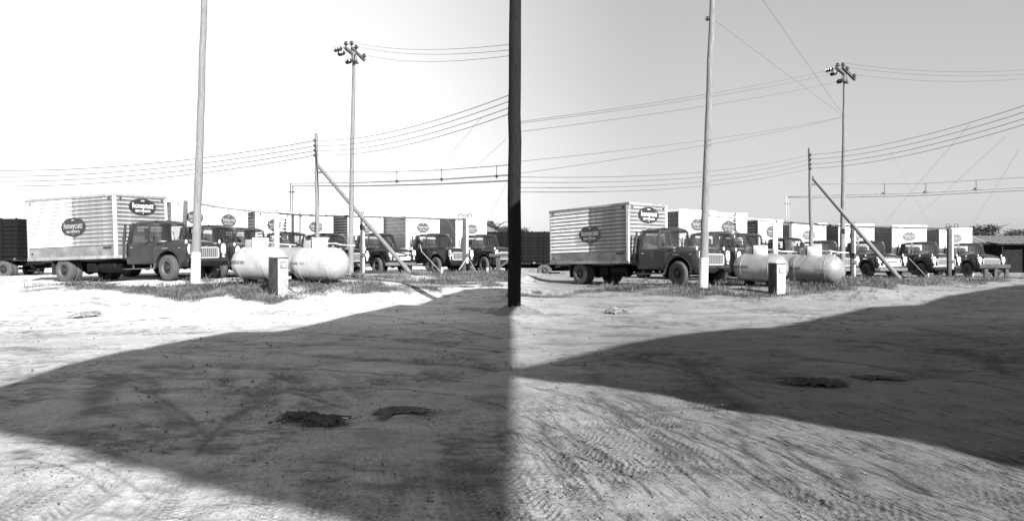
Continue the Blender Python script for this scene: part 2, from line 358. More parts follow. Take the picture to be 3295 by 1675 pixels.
    # material
    m = bpy.data.materials.new('rutted_sandy_yard'); m.use_nodes = True; t = m.node_tree; b = t.nodes['Principled BSDF']; b.inputs['Roughness'].default_value = .95; b.inputs['Specular IOR Level'].default_value = .15
    nd = t.nodes.new; lk = t.links.new
    geo = nd('ShaderNodeNewGeometry')
    def noise(sc, det, vec=None, ro=.6):
        n = nd('ShaderNodeTexNoise'); n.inputs['Scale'].default_value = sc; n.inputs['Detail'].default_value = det; n.inputs['Roughness'].default_value = ro
        lk(vec or geo.outputs['Position'], n.inputs[0]); return n.outputs[0]
    def rng_(s, a, b_, c, d_, typ='LINEAR'):
        n = nd('ShaderNodeMapRange', ); n.interpolation_type = typ; lk(s, n.inputs[0])
        for i, v in enumerate((a, b_, c, d_)): n.inputs[i+1].default_value = v
        return n.outputs[0]
    def mth(op, a, b_):
        n = nd('ShaderNodeMath'); n.operation = op
        for i, s in enumerate((a, b_)):
            if isinstance(s, (int, float)): n.inputs[i].default_value = s
            else: lk(s, n.inputs[i])
        return n.outputs[0]
    sp = nd('ShaderNodeSeparateXYZ'); lk(geo.outputs['Position'], sp.inputs[0])
    mp = nd('ShaderNodeMapping'); mp.inputs['Scale'].default_value = (1.1, 1.7, 1); mp.inputs['Rotation'].default_value = (0, 0, R(8)); lk(geo.outputs['Position'], mp.inputs[0])
    yard_paleness = rng_(sp.outputs[0], -2.5, 2.5, .31, .125, 'SMOOTHSTEP')
    yard_paleness = mth('MULTIPLY', yard_paleness, rng_(sp.outputs[1], 10.5, 15, 1.0, 1.6, 'SMOOTHSTEP'))   # ground beyond the foreground is paler     # left yard coloured paler, standing for its brighter exposure
    v1 = rng_(noise(.35, 5), .3, .7, .86, 1.1); v2 = rng_(noise(1.0, 6, mp.outputs[0], .7), .32, .68, .8, 1.12)
    v3 = rng_(noise(22, 6, None, .75), .35, .65, .74, 1.14); v4 = rng_(noise(130, 3), .35, .65, .80, 1.12)
    at = nd('ShaderNodeAttribute'); at.attribute_name = 'wear_shade'
    v5 = rng_(at.outputs['Fac'], 0, 1, 1.0, .42)
    def mapped(sc, rot):
        a = nd('ShaderNodeMapping'); a.inputs['Rotation'].default_value = (0, 0, R(rot)); lk(geo.outputs['Position'], a.inputs[0])
        b_ = nd('ShaderNodeMapping'); b_.inputs['Scale'].default_value = sc; lk(a.outputs[0], b_.inputs[0]); return b_.outputs[0]
    nearm = mth('MULTIPLY', rng_(sp.outputs[1], 5.2, 8.0, 1, 0, 'SMOOTHSTEP'), rng_(sp.outputs[0], -.3, .3, .35, 1.0))
    farm = mth('SUBTRACT', 1.0, nearm)
    pat = rng_(noise(1.3, 5), .44, .58, 0, 1, 'SMOOTHSTEP'); pat2 = rng_(noise(.8, 5, mapped((1, 1.3, 1), 12)), .40, .58, .12, 1, 'SMOOTHSTEP')
    gro = rng_(noise(1.0, 3, mapped((40, 3.6, 1), -14.5), .68), .52, .62, 0, 1); groo = mth('MULTIPLY', gro, rng_(pat, 0, 1, .35, 1))
    dent = mth('MULTIPLY', rng_(noise(1.0, 4, mapped((15, 9, 1), -14.5), .78), .55, .62, 0, 1), pat)
    scr = mth('MULTIPLY', rng_(noise(1.0, 5, mapped((4.2, 7.5, 1), -5), .78), .53, .62, 0, 1), pat2)
    scr2 = mth('MULTIPLY', rng_(noise(1.0, 4, mapped((11, 17, 1), 9), .75), .55, .64, 0, 1), pat2)
    marks = mth('ADD', mth('MULTIPLY', nearm, mth('ADD', mth('MULTIPLY', groo, .95), mth('MULTIPLY', dent, .6))), mth('MULTIPLY', farm, mth('ADD', mth('MULTIPLY', scr, .6), mth('MULTIPLY', scr2, .5))))
    v6 = rng_(marks, 0, 1, 1.0, .34)
    col = yard_paleness
    for v in (v1, v2, v3, v4, v5, v6): col = mth('MULTIPLY', col, v)
    ag = nd('ShaderNodeAttribute'); ag.attribute_name = 'grassy'
    gcol = mth('MULTIPLY', rng_(noise(5, 6), .3, .7, .025, .09), v3)
    mx = nd('ShaderNodeMix'); mx.data_type = 'FLOAT'; lk(ag.outputs['Fac'], mx.inputs[0]); lk(col, mx.inputs[2]); lk(gcol, mx.inputs[3])
    cc = nd('ShaderNodeCombineColor')
    for i in range(3): lk(mx.outputs[0], cc.inputs[i])
    lk(cc.outputs[0], b.inputs['Base Color'])
    hgt = mth('SUBTRACT', mth('ADD', mth('MULTIPLY', noise(9, 6, mp.outputs[0], .7), .7), mth('MULTIPLY', noise(60, 4), .35)), mth('MULTIPLY', marks, .9))
    bp = nd('ShaderNodeBump'); bp.inputs['Strength'].default_value = .55; bp.inputs['Distance'].default_value = .02; lk(hgt, bp.inputs['Height']); lk(bp.outputs[0], b.inputs['Normal'])
    me.materials.append(m)
    g = bpy.data.objects.new('ground', me); COL.objects.link(g); tag(g, kind='structure')
    return g
# grass band: polygons in plan (from picture outline), as a soft mask
def band(x, y, pts, lo, hi):
    return None
GR_L = [(120,918,936),(300,905,932),(440,915,955),(560,912,968),(640,905,972),(760,900,974),(880,900,978),(960,900,972),(1060,895,962),(1140,868,960),(1230,870,952),(1330,872,948),(1450,862,934),(1560,862,922),(1640,865,912)]
GR_R = [(1690,945,962),(1800,945,966),(1900,918,950),(2050,910,945),(2140,912,958),(2250,905,968),(2330,905,968),(2450,905,966),(2530,905,960),(2640,905,950),(2720,885,945),(2830,890,935),(2960,890,925),(3080,885,925),(3200,885,915),(3295,885,908)]
def grassy_np(x, y):
    yy = np.maximum(y, .5); u = CX+F*x/yy; h = terrain_np(x, y); v = CY+F*(CH-h)/yy
    out = np.zeros_like(x)
    for G in (GR_L, GR_R):
        a = np.array(G, float); lo = np.interp(u, a[:, 0], a[:, 1]); hi = np.interp(u, a[:, 0], a[:, 2])
        inr = (u > a[0, 0]-60) & (u < a[-1, 0]+(10 if G is GR_L else 80))
        n = fbm(x*1.3, y*1.3, 5, 51)*48
        k = sm(0, 8, v-lo+n)*sm(0, 18, hi-v+n)*inr
        out = np.maximum(out, k*np.clip(.75+fbm(x*.8, y*.8, 3, 61)*2.0, 0, 1))
    return np.where(y > 5, out, 0)
ground = build_ground()

# ---------------------------------------------------------------- grass tufts
def build_grass(name, mtl, n, seed, hmin, hmax, thr, lab):
    g = np.random.default_rng(seed)
    az = g.uniform(R(-37), R(37.5), n*9); y = g.uniform(15.5, 36, n*9); x = np.tan(az)*y
    # clump
    k = grassy_np(x, y); cl = vnoise(x*2.3, y*2.3, seed)
    ok = (k*(.35+1.3*cl) > thr+g.uniform(0, .45, len(x))); x = x[ok][:n]; y = y[ok][:n]; n = len(x)
    z = terrain_np(x, y)-.02
    hh = g.uniform(hmin, hmax, n)*(.35+1.5*vnoise(x*.9, y*.9, seed+3)**2+(g.random(n) > .97)*1.6); a = g.uniform(0, 2*math.pi, n); w = g.uniform(.004, .010, n); lean = g.uniform(0, .6, n)*hh
    la = g.uniform(0, 2*math.pi, n)
    dx = np.cos(a)*w; dy = np.sin(a)*w; tx = np.cos(la)*lean; ty = np.sin(la)*lean
    V = np.stack([np.stack([x-dx, y-dy, z], 1), np.stack([x+dx, y+dy, z], 1), np.stack([x+tx*.4+dx*.7, y+ty*.4+dy*.7, z+hh*.6], 1), np.stack([x+tx, y+ty, z+hh], 1)], 1).reshape(-1, 3)
    i = np.arange(n)*4; Fc = np.concatenate([np.stack([i, i+1, i+2], 1), np.stack([i, i+2, i+3], 1)])
    me = bpy.data.meshes.new(name); me.vertices.add(len(V)); me.vertices.foreach_set('co', V.ravel())
    me.loops.add(Fc.size); me.loops.foreach_set('vertex_index', Fc.ravel()); me.polygons.add(len(Fc)); me.polygons.foreach_set('loop_start', np.arange(len(Fc))*3); me.update(calc_edges=True)
    me.materials.append(mtl); o = bpy.data.objects.new(name, me); COL.objects.link(o); tag(o, lab, 'grass', kind='stuff')
build_grass('dry_grass', M_grass, 100000, 3, .03, .12, .3, 'short dry grass covering the low bank around poles, tanks and pumps')
build_grass('coarse_grass', M_grassd, 60000, 11, .03, .11, .35, 'darker coarse grass clumps scattered through the dry bank')

def build_pebbles():
    g = np.random.default_rng(19); n = 9000
    az = g.uniform(R(-38), R(38), n); y = 1/g.uniform(1/20., 1/3.2, n); x = np.tan(az)*y
    ok = vnoise(x*1.4, y*1.4, 12)+.25*g.random(n) > .62; x = x[ok]; y = y[ok]; n = len(x)
    s = .003+.011*g.random(n)**7*np.clip(y/5, .8, 2.0)+.0010*y*.3; z = terrain_np(x, y)+.006
    base = np.array([(1,0,0),(0,1,0),(-1,0,0),(0,-1,0),(0,0,.75),(0,0,-.6)], float); tri = np.array([(0,1,4),(1,2,4),(2,3,4),(3,0,4),(1,0,5),(2,1,5),(3,2,5),(0,3,5)])
    V = (base[None]*g.uniform(.6, 1.3, (n, 6, 1))*s[:, None, None]+np.stack([x, y, z+s*.2], 1)[:, None]).reshape(-1, 3)
    Fc = (tri[None]+np.arange(n)[:, None, None]*6).reshape(-1, 3)
    me = bpy.data.meshes.new('pebbles'); me.vertices.add(len(V)); me.vertices.foreach_set('co', V.ravel()); me.loops.add(Fc.size); me.loops.foreach_set('vertex_index', Fc.ravel())
    me.polygons.add(len(Fc)); me.polygons.foreach_set('loop_start', np.arange(len(Fc))*3); me.update(calc_edges=True)
    me.materials.append(mat('dark_earth_clods', .11, .95, noise=.7, nscale=3)); o = bpy.data.objects.new('clods', me); COL.objects.link(o); tag(o, 'small dark pebbles and earth clods strewn over the rutted yard', 'pebbles', kind='stuff')
build_pebbles()

# ---------------------------------------------------------------- box trucks
BL, BW, BF, BT = 4.7, 2.28, .85, 3.18          # cargo box length, width, floor, top
WF, WR, WRAD = 2.28, -2.85, .44
def make_wheel_meshes():
    prof = [(.25,-.10),(.30,-.115),(.38,-.12),(.425,-.10),(.44,-.06),(.432,-.045),(.44,-.03),(.44,.03),(.432,.045),(.44,.06),(.425,.10),(.38,.12),(.30,.115),(.25,.10)]
    t = MB().lathe(prof, 36, 'y')
    for k in range(36):
        a = 2*math.pi*k/36
        for s in (-1, 1):
            c = Vector((math.cos(a)*.441, s*.045, math.sin(a)*.441)); d = Vector((-math.sin(a), s*.25, math.cos(a)))*.02
            t.bar(c-d, c+d, .05, .012, up=(math.cos(a), 0, math.sin(a)))
    rim = MB().lathe([(.252,-.10),(.262,-.108),(.25,-.112),(.225,-.095),(.215,-.05)], 30, 'y')
    disc = MB().lathe([(.22,-.05),(.17,-.03),(.10,-.045),(.09,-.10),(.05,-.115),(.0005,-.115)], 30, 'y')
    for k in range(6):
        a = 2*math.pi*k/6; c = Vector((math.cos(a)*.16, -.045, math.sin(a)*.16)); disc.bar(c-Vector((0,.02,0)), c, .02)
    return t, rim, disc
LOGO_CACHE = {}
def logo(parent, c, w, h, side, m_bg, name='oval_sign', far=False):
    """oval sign flat on a wall; side 'front' faces +x, 'right' faces -y"""
    key = (side, round(w, 2), m_bg.name)
    def place(mb):
        if side == 'front': Mx = Matrix(((0,0,1,0),(1,0,0,0),(0,1,0,0),(0,0,0,1)))
        elif side == 'left': Mx = Matrix(((-1,0,0,0),(0,0,1,0),(0,1,0,0),(0,0,0,1)))
        else: Mx = Matrix(((1,0,0,0),(0,0,-1,0),(0,1,0,0),(0,0,0,1)))
        return mb.xf(Matrix.Translation(c) @ Mx)
    n = 40; d = MB()
    ov = [(w/2*math.cos(2*math.pi*k/n), h/2*math.sin(2*math.pi*k/n)) for k in range(n)]
    d.prism(ov, -.01, .012, 'xy'); o = place(d).build(name, m_bg, parent)
    t = MB()
    vs, fs = text_mesh('honeycutt', h*.46, .003, h*.004, sx=w*.86/(h*.46*4.45), shear=.12)
    t.add([(v[0], v[1]+h*.06, v[2]+.017) for v in vs], fs)
    vs, fs = text_mesh('MEAT PRODUCTS', h*.17, .003, h*.003, sx=w*.60/(h*.17*8.6))
    t.add([(v[0], v[1]-h*.26, v[2]+.017) for v in vs], fs)
    t.box(-w*.06, w*.06, h*.33, h*.39, .013, .018); t.box(-w*.012, w*.012, -h*.42, -h*.37, .013, .018)
    place(t).build('lettering', M_logow if m_bg is M_logo and side == 'front' else M_logog, o)
    return o
def plank_mesh(L, hgt, th, jag0=0, jag1=0):
    """one lapped horizontal siding course along +x, outer face towards -y"""
    mb = MB(); p0 = -jag0; prof = [(0, .030), (-th*1.1, .030), (-th*1.25, .044), (-th*.55, hgt*.35), (-th*.1, hgt*.68), (-th*.75, hgt-.012), (0, hgt)]
    n = len(prof); m = 7; vs = []; fs = []
    for i in range(m+1):
        x = L*i/m
        for (yy, zz) in prof: vs.append((x+(jag1*math.sin(zz/hgt*3.1) if i == m else 0), yy+(.003*math.sin(i*2.3+L)), zz))
    for i in range(m):
        for k in range(n-1): fs.append((i*n+k, (i+1)*n+k, (i+1)*n+k+1, i*n+k+1))
    fs.append(tuple(range(n))); fs.append(tuple(m*n+k for k in range(n))[::-1])
    return mb.add(vs, fs)
def make_truck(kind, paint):
    root = thing('box_truck', 'x', 'box truck')
    # --- chassis
    ch = MB()
    for s in (-1, 1): ch.box(-4.6, 3.0, s*.43-.04, s*.43+.04, .58, .76)
    for x in (-4.4, -3.4, -2.2, -1, .4, 1.6): ch.box(x-.04, x+.04, -.43, .43, .6, .72)
    for s in (-1, 1): ch.bar((WF-.55, s*.43, .56), (WF+.55, s*.43, .56), .06, .08); ch.bar((WR-.65, s*.43, .55), (WR+.65, s*.43, .55), .07, .12)
    ch.tube([(WF, -.85, .44), (WF, .85, .44)], .055); ch.tube([(WR, -.95, .44), (WR, .95, .44)], .08)
    ch.lathe([(.02,-.16),(.17,-.12),(.2,0),(.17,.12),(.02,.16)], 14, 'x', (WR, 0, .44)); ch.tube([(WR, 0, .44), (.6, 0, .62)], .05)
    ch.tube([(1.6, .3, .5), (.2, .3, .45), (-1.2, .3, .42), (-4.6, .42, .45)], .04)
    ch.build('chassis', M_under, root)
    ft = MB().lathe([(.02,-.45),(.2,-.44),(.23,-.4),(.23,.4),(.2,.44),(.02,.45)], 18, 'x', (-.75, -.72, .55)); ft.build('fuel_tank', M_under, root, smooth=True)
    bb = MB(); bb.box(-1.75, -1.3, -.95, -.5, .36, .68); bb.build('tool_box', M_under, root, bevel=.015)
    rb = MB(); rb.bar((-4.78, -.95, .62), (-4.78, .95, .62), .08, .14); rb.box(-4.75, -4.55, -.5, -.4, .55, .85); rb.box(-4.75, -4.55, .4, .5, .55, .85)
    rb.box(-4.95, -4.72, -1.0, -.55, .44, .5); rb.build('rear_bumper', M_under, root)
    for s in (-1, 1): MB().box(WR-.62, WR-.6, s*.85-.22, s*.85+.22, .28, .84).build('mud_flap', M_black, root)
    # --- wheels
    tm, rm, dm = make_wheel_meshes(); first = None
    spots = [(WF, -.93, 0), (WF, .93, 180), (WR, -.96, 0), (WR, -.70, 0), (WR, .96, 180), (WR, .70, 180)]
    for i, (x, y, a) in enumerate(spots):
        if first is None:
            w = tm.build('wheel', M_tyre, root, smooth=True); r_ = rm.build('rim', M_rim, w, smooth=True); d_ = dm.build('hub', M_hub, w, smooth=True); first = (w, r_, d_)
        else:
            w = share(first[0], 'wheel', root); share(first[1], 'rim', w); share(first[2], 'hub', w)
        w.location = (x, y, WRAD); w.rotation_euler = (0, random.uniform(0, 1) if a == 0 else 0, R(a))
        if i == 0: w.rotation_euler = (0, 0, R(-7))
        if i == 1: w.rotation_euler = (0, 0, R(173))
    # --- cab shell
    cb = MB()
    for s in (-1, 1):      # side and door skins, lower body
        cb.prism([(.30,.70),(.34,.60),(1.60,.60),(1.66,.9),(1.66,1.2),(1.90,1.33),(.30,1.33)], s*.96, s*.90)
        cb.bar((.30, s*.92, 1.33), (1.40, s*.90, 1.33), .07, .05)
        cb.bar((1.30, s*.89, 1.35), (1.62, s*.80, 1.37), .05, .05); cb.bar((1.62, s*.80, 1.37), (1.84, s*.54, 1.38), .05, .05)
        cb.bar((.36, s*.90, 1.30), (.44, s*.76, 2.05), .12, .10, up=(0,1,0))            # rear pillar
        cb.bar((1.30, s*.90, 1.30), (1.27, s*.78, 2.05), .06, .05, up=(0,1,0))          # upright pillar of the wrap-round windscreen
        cb.bar((.40, s*.78, 2.03), (1.30, s*.76, 2.03), .07, .08)
    cb.box(.30, .36, -.92, .92, .60, 1.45); cb.bar((.42, -.78, 2.03), (.42, .78, 2.03), .08, .12); cb.box(.34, .40, -.86, -.55, 1.45, 2.03); cb.box(.34, .40, .55, .86, 1.45, 2.03)
    cb.box(.36, 1.9, -.88, .88, .60, .66); cb.box(1.86, 1.98, -.86, .86, .9, 1.34)
    cb.bar((1.84, -.55, 1.38), (1.84, .55, 1.38), .06, .05)
    cab = cb.build('cab', paint, root, bevel=.012)
    rf = MB(); vs = []; fs = []; nx, ny = 9, 11
    for i in range(nx):
        for j in range(ny):
            a = i/(nx-1)*2-1; b = j/(ny-1)*2-1
            e_ = max(0, a)
            x = .96+a*(.66-.06*b*b-.16*e_*abs(b)**3); y = b*(.82-.05*a*a-.10*e_**3); z = 2.17-.05*abs(a)**3-.045*b*b-.09*(max(abs(a), abs(b)) > .99)
            vs.append((x, y, z))
    for i in range(nx-1):
        for j in range(ny-1): fs.append((i*ny+j, (i+1)*ny+j, (i+1)*ny+j+1, i*ny+j+1))
    nb = len(vs); vs += [(v[0], v[1], 2.02) for v in vs]
    fs += [(nb+a, nb+b, nb+c, nb+d) for (a, d, c, b) in fs]
    ring = [i*ny for i in range(nx)]+[(nx-1)*ny+j for j in range(1, ny)]+[i*ny+ny-1 for i in range(nx-2, -1, -1)]+[j for j in range(ny-2, 0, -1)]
    for q in range(len(ring)): a, b = ring[q], ring[(q+1)%len(ring)]; fs.append((a, b, nb+b, nb+a))
    rf.add(vs, fs); rfo = rf.build('cab_roof', paint, root, smooth=True, angle=50)
    for y in (-.62, -.18, 0, .18, .62): MB().lathe([(.035,0),(.032,.03),(.005,.05)], 8, 'z', (1.42, y, 2.125-.045*y*y)).build('clearance_lamp', M_black, rfo)
    # door line and handle
    for s in (-1, 1):
        do = MB().prism([(.47,.68),(1.52,.68),(1.56,1.28),(.47,1.28)], s*.962, s*.968).build('door', paint, root)
        MB().bar((.52, s*.985, 1.2), (.66, s*.985, 1.2), .02, .03).build('handle', M_chrome, do)
    # glass
    def pane(q, nm='window'):
        g = MB(); g.add(q, [(0,1,2,3)]); return g.build(nm, M_glass, root)
    wb = [(1.33,-.88),(1.62,-.79),(1.83,-.53),(1.87,0),(1.83,.53),(1.62,.79),(1.33,.88)]; wt = [(1.30,-.77),(1.44,-.71),(1.55,-.47),(1.58,0),(1.55,.47),(1.44,.71),(1.30,.77)]
    g = MB(); g.add([(x, y, 1.39) for x, y in wb]+[(x, y, 2.03) for x, y in wt], [(k, k+1, k+8, k+7) for k in range(6)]); g.build('windscreen', M_glass, root, smooth=True, angle=60)
    for s in (-1, 1): pane([(.44,s*.89,1.36),(1.28,s*.885,1.36),(1.25,s*.775,2.0),(.48,s*.79,2.0)], 'side_window')
    pane([(.37,-.53,1.47),(.37,.53,1.47),(.37,.53,2.0),(.37,-.53,2.0)], 'rear_window')
    st = MB(); st.box(.45, .95, -.8, .8, .68, 1.12); st.box(.42, .58, -.8, .8, 1.1, 1.62); st.build('seat', M_seat, root, bevel=.04)
    sw = MB(); cs = [Vector((1.42+.08*math.sin(a), .42+.2*math.cos(a), 1.42+.19*math.sin(a))) for a in np.linspace(0, 2*math.pi, 17)]
    sw.tube(cs, .014, 5); sw.tube([(1.45,.42,1.42),(1.85,.42,1.15)], .02, 6); sw.build('steering_wheel', M_black, root)
    # --- hood
    st_ = [(1.30,.90,1.34,1.20),(1.62,.86,1.385,1.18),(1.9,.82,1.44,1.17),(2.3,.76,1.435,1.17),(2.65,.68,1.40,1.16),(2.88,.61,1.35,1.15),(3.0,.56,1.30,1.14),(3.07,.52,1.22,1.13)]
    hm = MB(); vs = []; fs = []; K = 15
    for (x, w, zc, zs) in st_:
        for k in range(K):
            a = math.pi*k/(K-1); c = math.cos(a); s = math.sin(a)
            vs.append((x, w*math.copysign(abs(c)**.75, c), zs+(zc-zs)*abs(s)**.62))
    for i in range(len(st_)-1):
        for k in range(K-1): fs.append((i*K+k, i*K+k+1, (i+1)*K+k+1, (i+1)*K+k))
    fs.append(tuple(range(K))); fs.append(tuple((len(st_)-1)*K+k for k in range(K))[::-1])
    hm.add(vs, fs); hood = hm.build('hood', paint, root, smooth=True, angle=50)
    # --- fenders
    for s in (-1, 1):
        arch = [(WF+.56*math.cos(a), .50+.56*math.sin(a)) for a in np.linspace(math.pi*1.02, -.12, 18)]
        pol = [(1.62,.58)]+arch+[(3.00,.60),(3.10,.78),(3.10,1.22),(3.04,1.265),(2.7,1.27),(1.66,1.235)]
        fm = MB().prism(pol, s*.60, s*.97)
        fo = fm.build('fender', paint, root, bevel=.06)
        lp = MB(); pts = [(1.60, s*.975, .60)]+[(p[0], s*.975, p[1]) for p in arch]; lp.tube(pts, .022, 6); lp.build('arch_lip', paint, fo, smooth=True)
        # crease strips and side badges
        cr = MB(); cr.box(1.9, 3.02, s*.972-.006, s*.972+.006, 1.18, 1.195); cr.build('crease', paint, fo)
        for (xa, xb) in ((2.02, 2.30), (2.78, 2.88)): MB().box(xa, xb, s*.975-.004, s*.975+.006, 1.115, 1.14).build('badge', M_chrome, fo)
        mk = MB(); mk.lathe([(.045,-.06),(.045,.0),(.03,.05),(.004,.075)], 12, 'z', (2.93, s*.76, 1.34)); mk.build('marker_lamp', M_pipe, fo, smooth=True)
        # headlight: tall oval bezel
        n = 20; ov = [(s*.76+.105*math.cos(2*math.pi*k/n), 1.06+.20*math.sin(2*math.pi*k/n)) for k in range(n)]
        hl = MB().prism(ov, 3.08, 3.125, 'yz').build('headlight', M_white, root, bevel=.01)
        le = MB().lathe([(.0005,.05),(.05,.045),(.08,.025),(.088,0)], 18, 'x', (3.125, s*.76, 1.10)); le.build('lens', M_lamp, hl, smooth=True)
        pk = MB().lathe([(.0005,.04),(.035,.03),(.05,0),(.05,-.02)], 14, 'x', (3.12, s*.74, .79)); pk.build('parking_lamp', M_lamp, root, smooth=True)
    # --- front panel, slit, grille
    fp = MB(); fp.box(2.5, 3.05, -.62, .62, .60, 1.14); fp.prism([(-.93,.60),(.93,.60),(.80,.74),(-.80,.74)], 2.98, 3.13, 'yz')
    fpo = fp.build('front_panel', paint, root, bevel=.02)
    sl_ = MB(); pts = [(3.072, -.48+.96*t, 1.165+.04*math.sin(math.pi*t)) for t in np.linspace(0, 1, 11)]; sl_.tube(pts, .026, 6); sl_.build('hood_slit', M_black, root)
    sp_ = MB(); pts = [(3.075, -.50+1.0*t, 1.11+.035*math.sin(math.pi*t)) for t in np.linspace(0, 1, 11)]; sp_.tube(pts, .016, 6); sp_.bar((3.10,-.03,1.17),(3.10,.03,1.17),.03,.05); sp_.build('hood_trim', M_chrome, root)
    def rrect(w, h, r, n=5):
        o = []
        for (cx_, cz_, a0) in ((w/2-r,h/2-r,0),(-w/2+r,h/2-r,90),(-w/2+r,-h/2+r,180),(w/2-r,-h/2+r,270)):
            for k in range(n+1): a = R(a0+90*k/n); o.append((cx_+r*math.cos(a), cz_+r*math.sin(a)))
        return o
    gz = .93
    bk = MB().prism([(a, b+gz) for a, b in rrect(1.06, .36, .08)], 3.05, 3.065, 'yz').build('grille', M_black, root)
    fr = MB(); o1 = [(3.08, a, b+gz) for a, b in rrect(1.08, .38, .09)]; fr.tube(o1+[o1[0]], .03, 6, False); fr.build('grille_frame', M_grille, bk, smooth=True)
    if kind == 'older':
        g2 = MB(); g2.prism([(-.52,gz-.17),(.52,gz-.17),(.40,gz+.17),(-.40,gz+.17)], 3.07, 3.09, 'yz'); g2.build('grille_bar', M_white, bk)
        g3 = MB(); g3.box(3.09, 3.10, -.3, .3, gz-.04, gz+.06); g3.build('grille_bar', M_black, bk)
    else:
        b0 = None
        for k in range(5):
            z = gz-.145+.29*k/4
            if b0 is None: b0 = MB().box(3.07, 3.085, -.52, .52, -.0055, .0055).build('grille_bar', M_grille, bk); b0.location = (0, 0, z)
            else: share(b0, 'grille_bar', bk, (0, 0, z))
        v0 = None
        for k in range(11):
            y = -.46+.92*k/10
            if v0 is None: v0 = MB().box(3.067, 3.08, -.0055, .0055, gz-.17, gz+.17).build('grille_slat', M_grille, bk); v0.location = (0, y, 0)
            else: share(v0, 'grille_slat', bk, (0, y, 0))
    bp_ = MB(); bp_.add([(x, y, z) for (y, x) in ((-1.0,3.02),(-.8,3.22),(0,3.27),(.8,3.22),(1.0,3.02)) for (x, z) in ((x,.46),(x,.62),(x-.05,.62),(x-.05,.46))],
        [f for i in range(4) for f in [(i*4+k, i*4+(k+1)%4, i*4+4+(k+1)%4, i*4+4+k) for k in range(4)]]+[(0,1,2,3),(19,18,17,16)])
    for s in (-1, 1): bp_.box(2.9, 3.2, s*.43-.04, s*.43+.04, .50, .60)
    bp_.build('front_bumper', M_rim if kind in ('older', 'round_white') else M_under, root, bevel=.01)
    # --- running board and step
    for s in (-1, 1):
        r2 = MB(); r2.box(.35, 1.66, s*1.0-.13, s*1.0+.10, .42, .45); r2.bar((.55,s*.9,.44),(.55,s*.9,.62),.03); r2.bar((1.4,s*.9,.44),(1.4,s*.9,.62),.03)
        r2.bar((1.62,s*.98,.44),(1.72,s*.98,.62),.05,.04); r2.build('running_board', M_rim, root)
    # --- mirror and upright stack at the cab's rear corner
    mi = MB(); mi.tube([(.22,-1.0,.85),(.24,-1.0,1.5),(.30,-.96,2.02)], .045, 8); mi.build('exhaust_stack', M_black, root, smooth=True)
    mr_ = MB(); mr_.bar((1.5,-.92,1.35),(1.55,-1.16,1.5),.02); mr_.bar((1.5,-.85,1.95),(1.55,-1.16,1.8),.02); mr_.box(1.53, 1.57, -1.24, -1.10, 1.45, 1.85); mr_.build('mirror', M_black, root)
    for yw_ in (-.35, .35): MB().bar((1.97,yw_,1.40),(1.72,yw_+.15,1.74),.02).build('wiper', M_black, root)
    # --- cargo box
    corr = kind in ('aluminium', 'corrugated', 'older')
    side_m = {'aluminium': M_alu, 'corrugated': M_alud, 'older': M_alud, 'smooth_white': M_alud, 'round_white': M_alud, 'lined_white': M_alud}[kind]  # white boxes: sides and rear darker than the front
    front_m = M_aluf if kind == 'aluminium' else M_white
    core = MB(); ins = .03
    core.box(-BL+ins, -ins, -BW/2+ins, BW/2-ins, BF, BT-.02)
    core.box(-BL, 0, -.6, .6, .76, BF-.002)
    box = core.build('cargo_box', M_alud if kind == 'aluminium' else side_m, root)
    r1 = MB(); r1.box(-BL-.02, .02, -BW/2-.012, BW/2+.012, BT-.10, BT); r1.build('roof_rail', M_alu if kind == 'aluminium' else M_white, root, bevel=.01)
    r0 = MB(); r0.box(-BL-.012, .012, -BW/2-.005, BW/2+.005, BF-.02, BF+.09); r0.build('floor_rail', M_alu if kind == 'aluminium' else side_m, root, bevel=.006)
    for (x, y) in ((0,-BW/2),(0,BW/2),(-BL,-BW/2),(-BL,BW/2)):
        rad = .20 if kind in ('round_white',) and x == 0 else .055
        cx_ = x-rad*.9 if x == 0 else x+rad*.9; cy_ = y+rad*.9 if y < 0 else y-rad*.9
        cp = MB().tube([(cx_, cy_, BF+.09), (cx_, cy_, BT-.10)], rad*1.0+.004, 16); cp.build('corner_post', M_white if x == 0 else M_alu, root, smooth=True)
    zk = BF+.09; kick = .36; z0 = zk+kick; z1 = BT-.10
    # kick sheet, right side and front
    ks = MB(); ks.box(-BL+.06, -.06, -BW/2+.004, -BW/2+.028, zk, z0); ks.build('kick_panel', M_aluk if kind == 'aluminium' else side_m, root)
    kf = MB(); kf.box(-.028, -.004, -BW/2+.07, BW/2-.07, zk, z0); kf.build('kick_panel', M_aluk if kind == 'aluminium' else front_m, root)
    sp2 = MB(); sp2.box(-BL+.06, -.06, BW/2-.028, BW/2-.004, zk, z1); sp2.build('left_panel', side_m, root)
    
    for (ya, yb) in ((-BW/2+.08, -.01), (.01, BW/2-.08)): MB().box(-BL+.002, -BL+.028, ya, yb, zk, z1).build('rear_door', side_m, root)
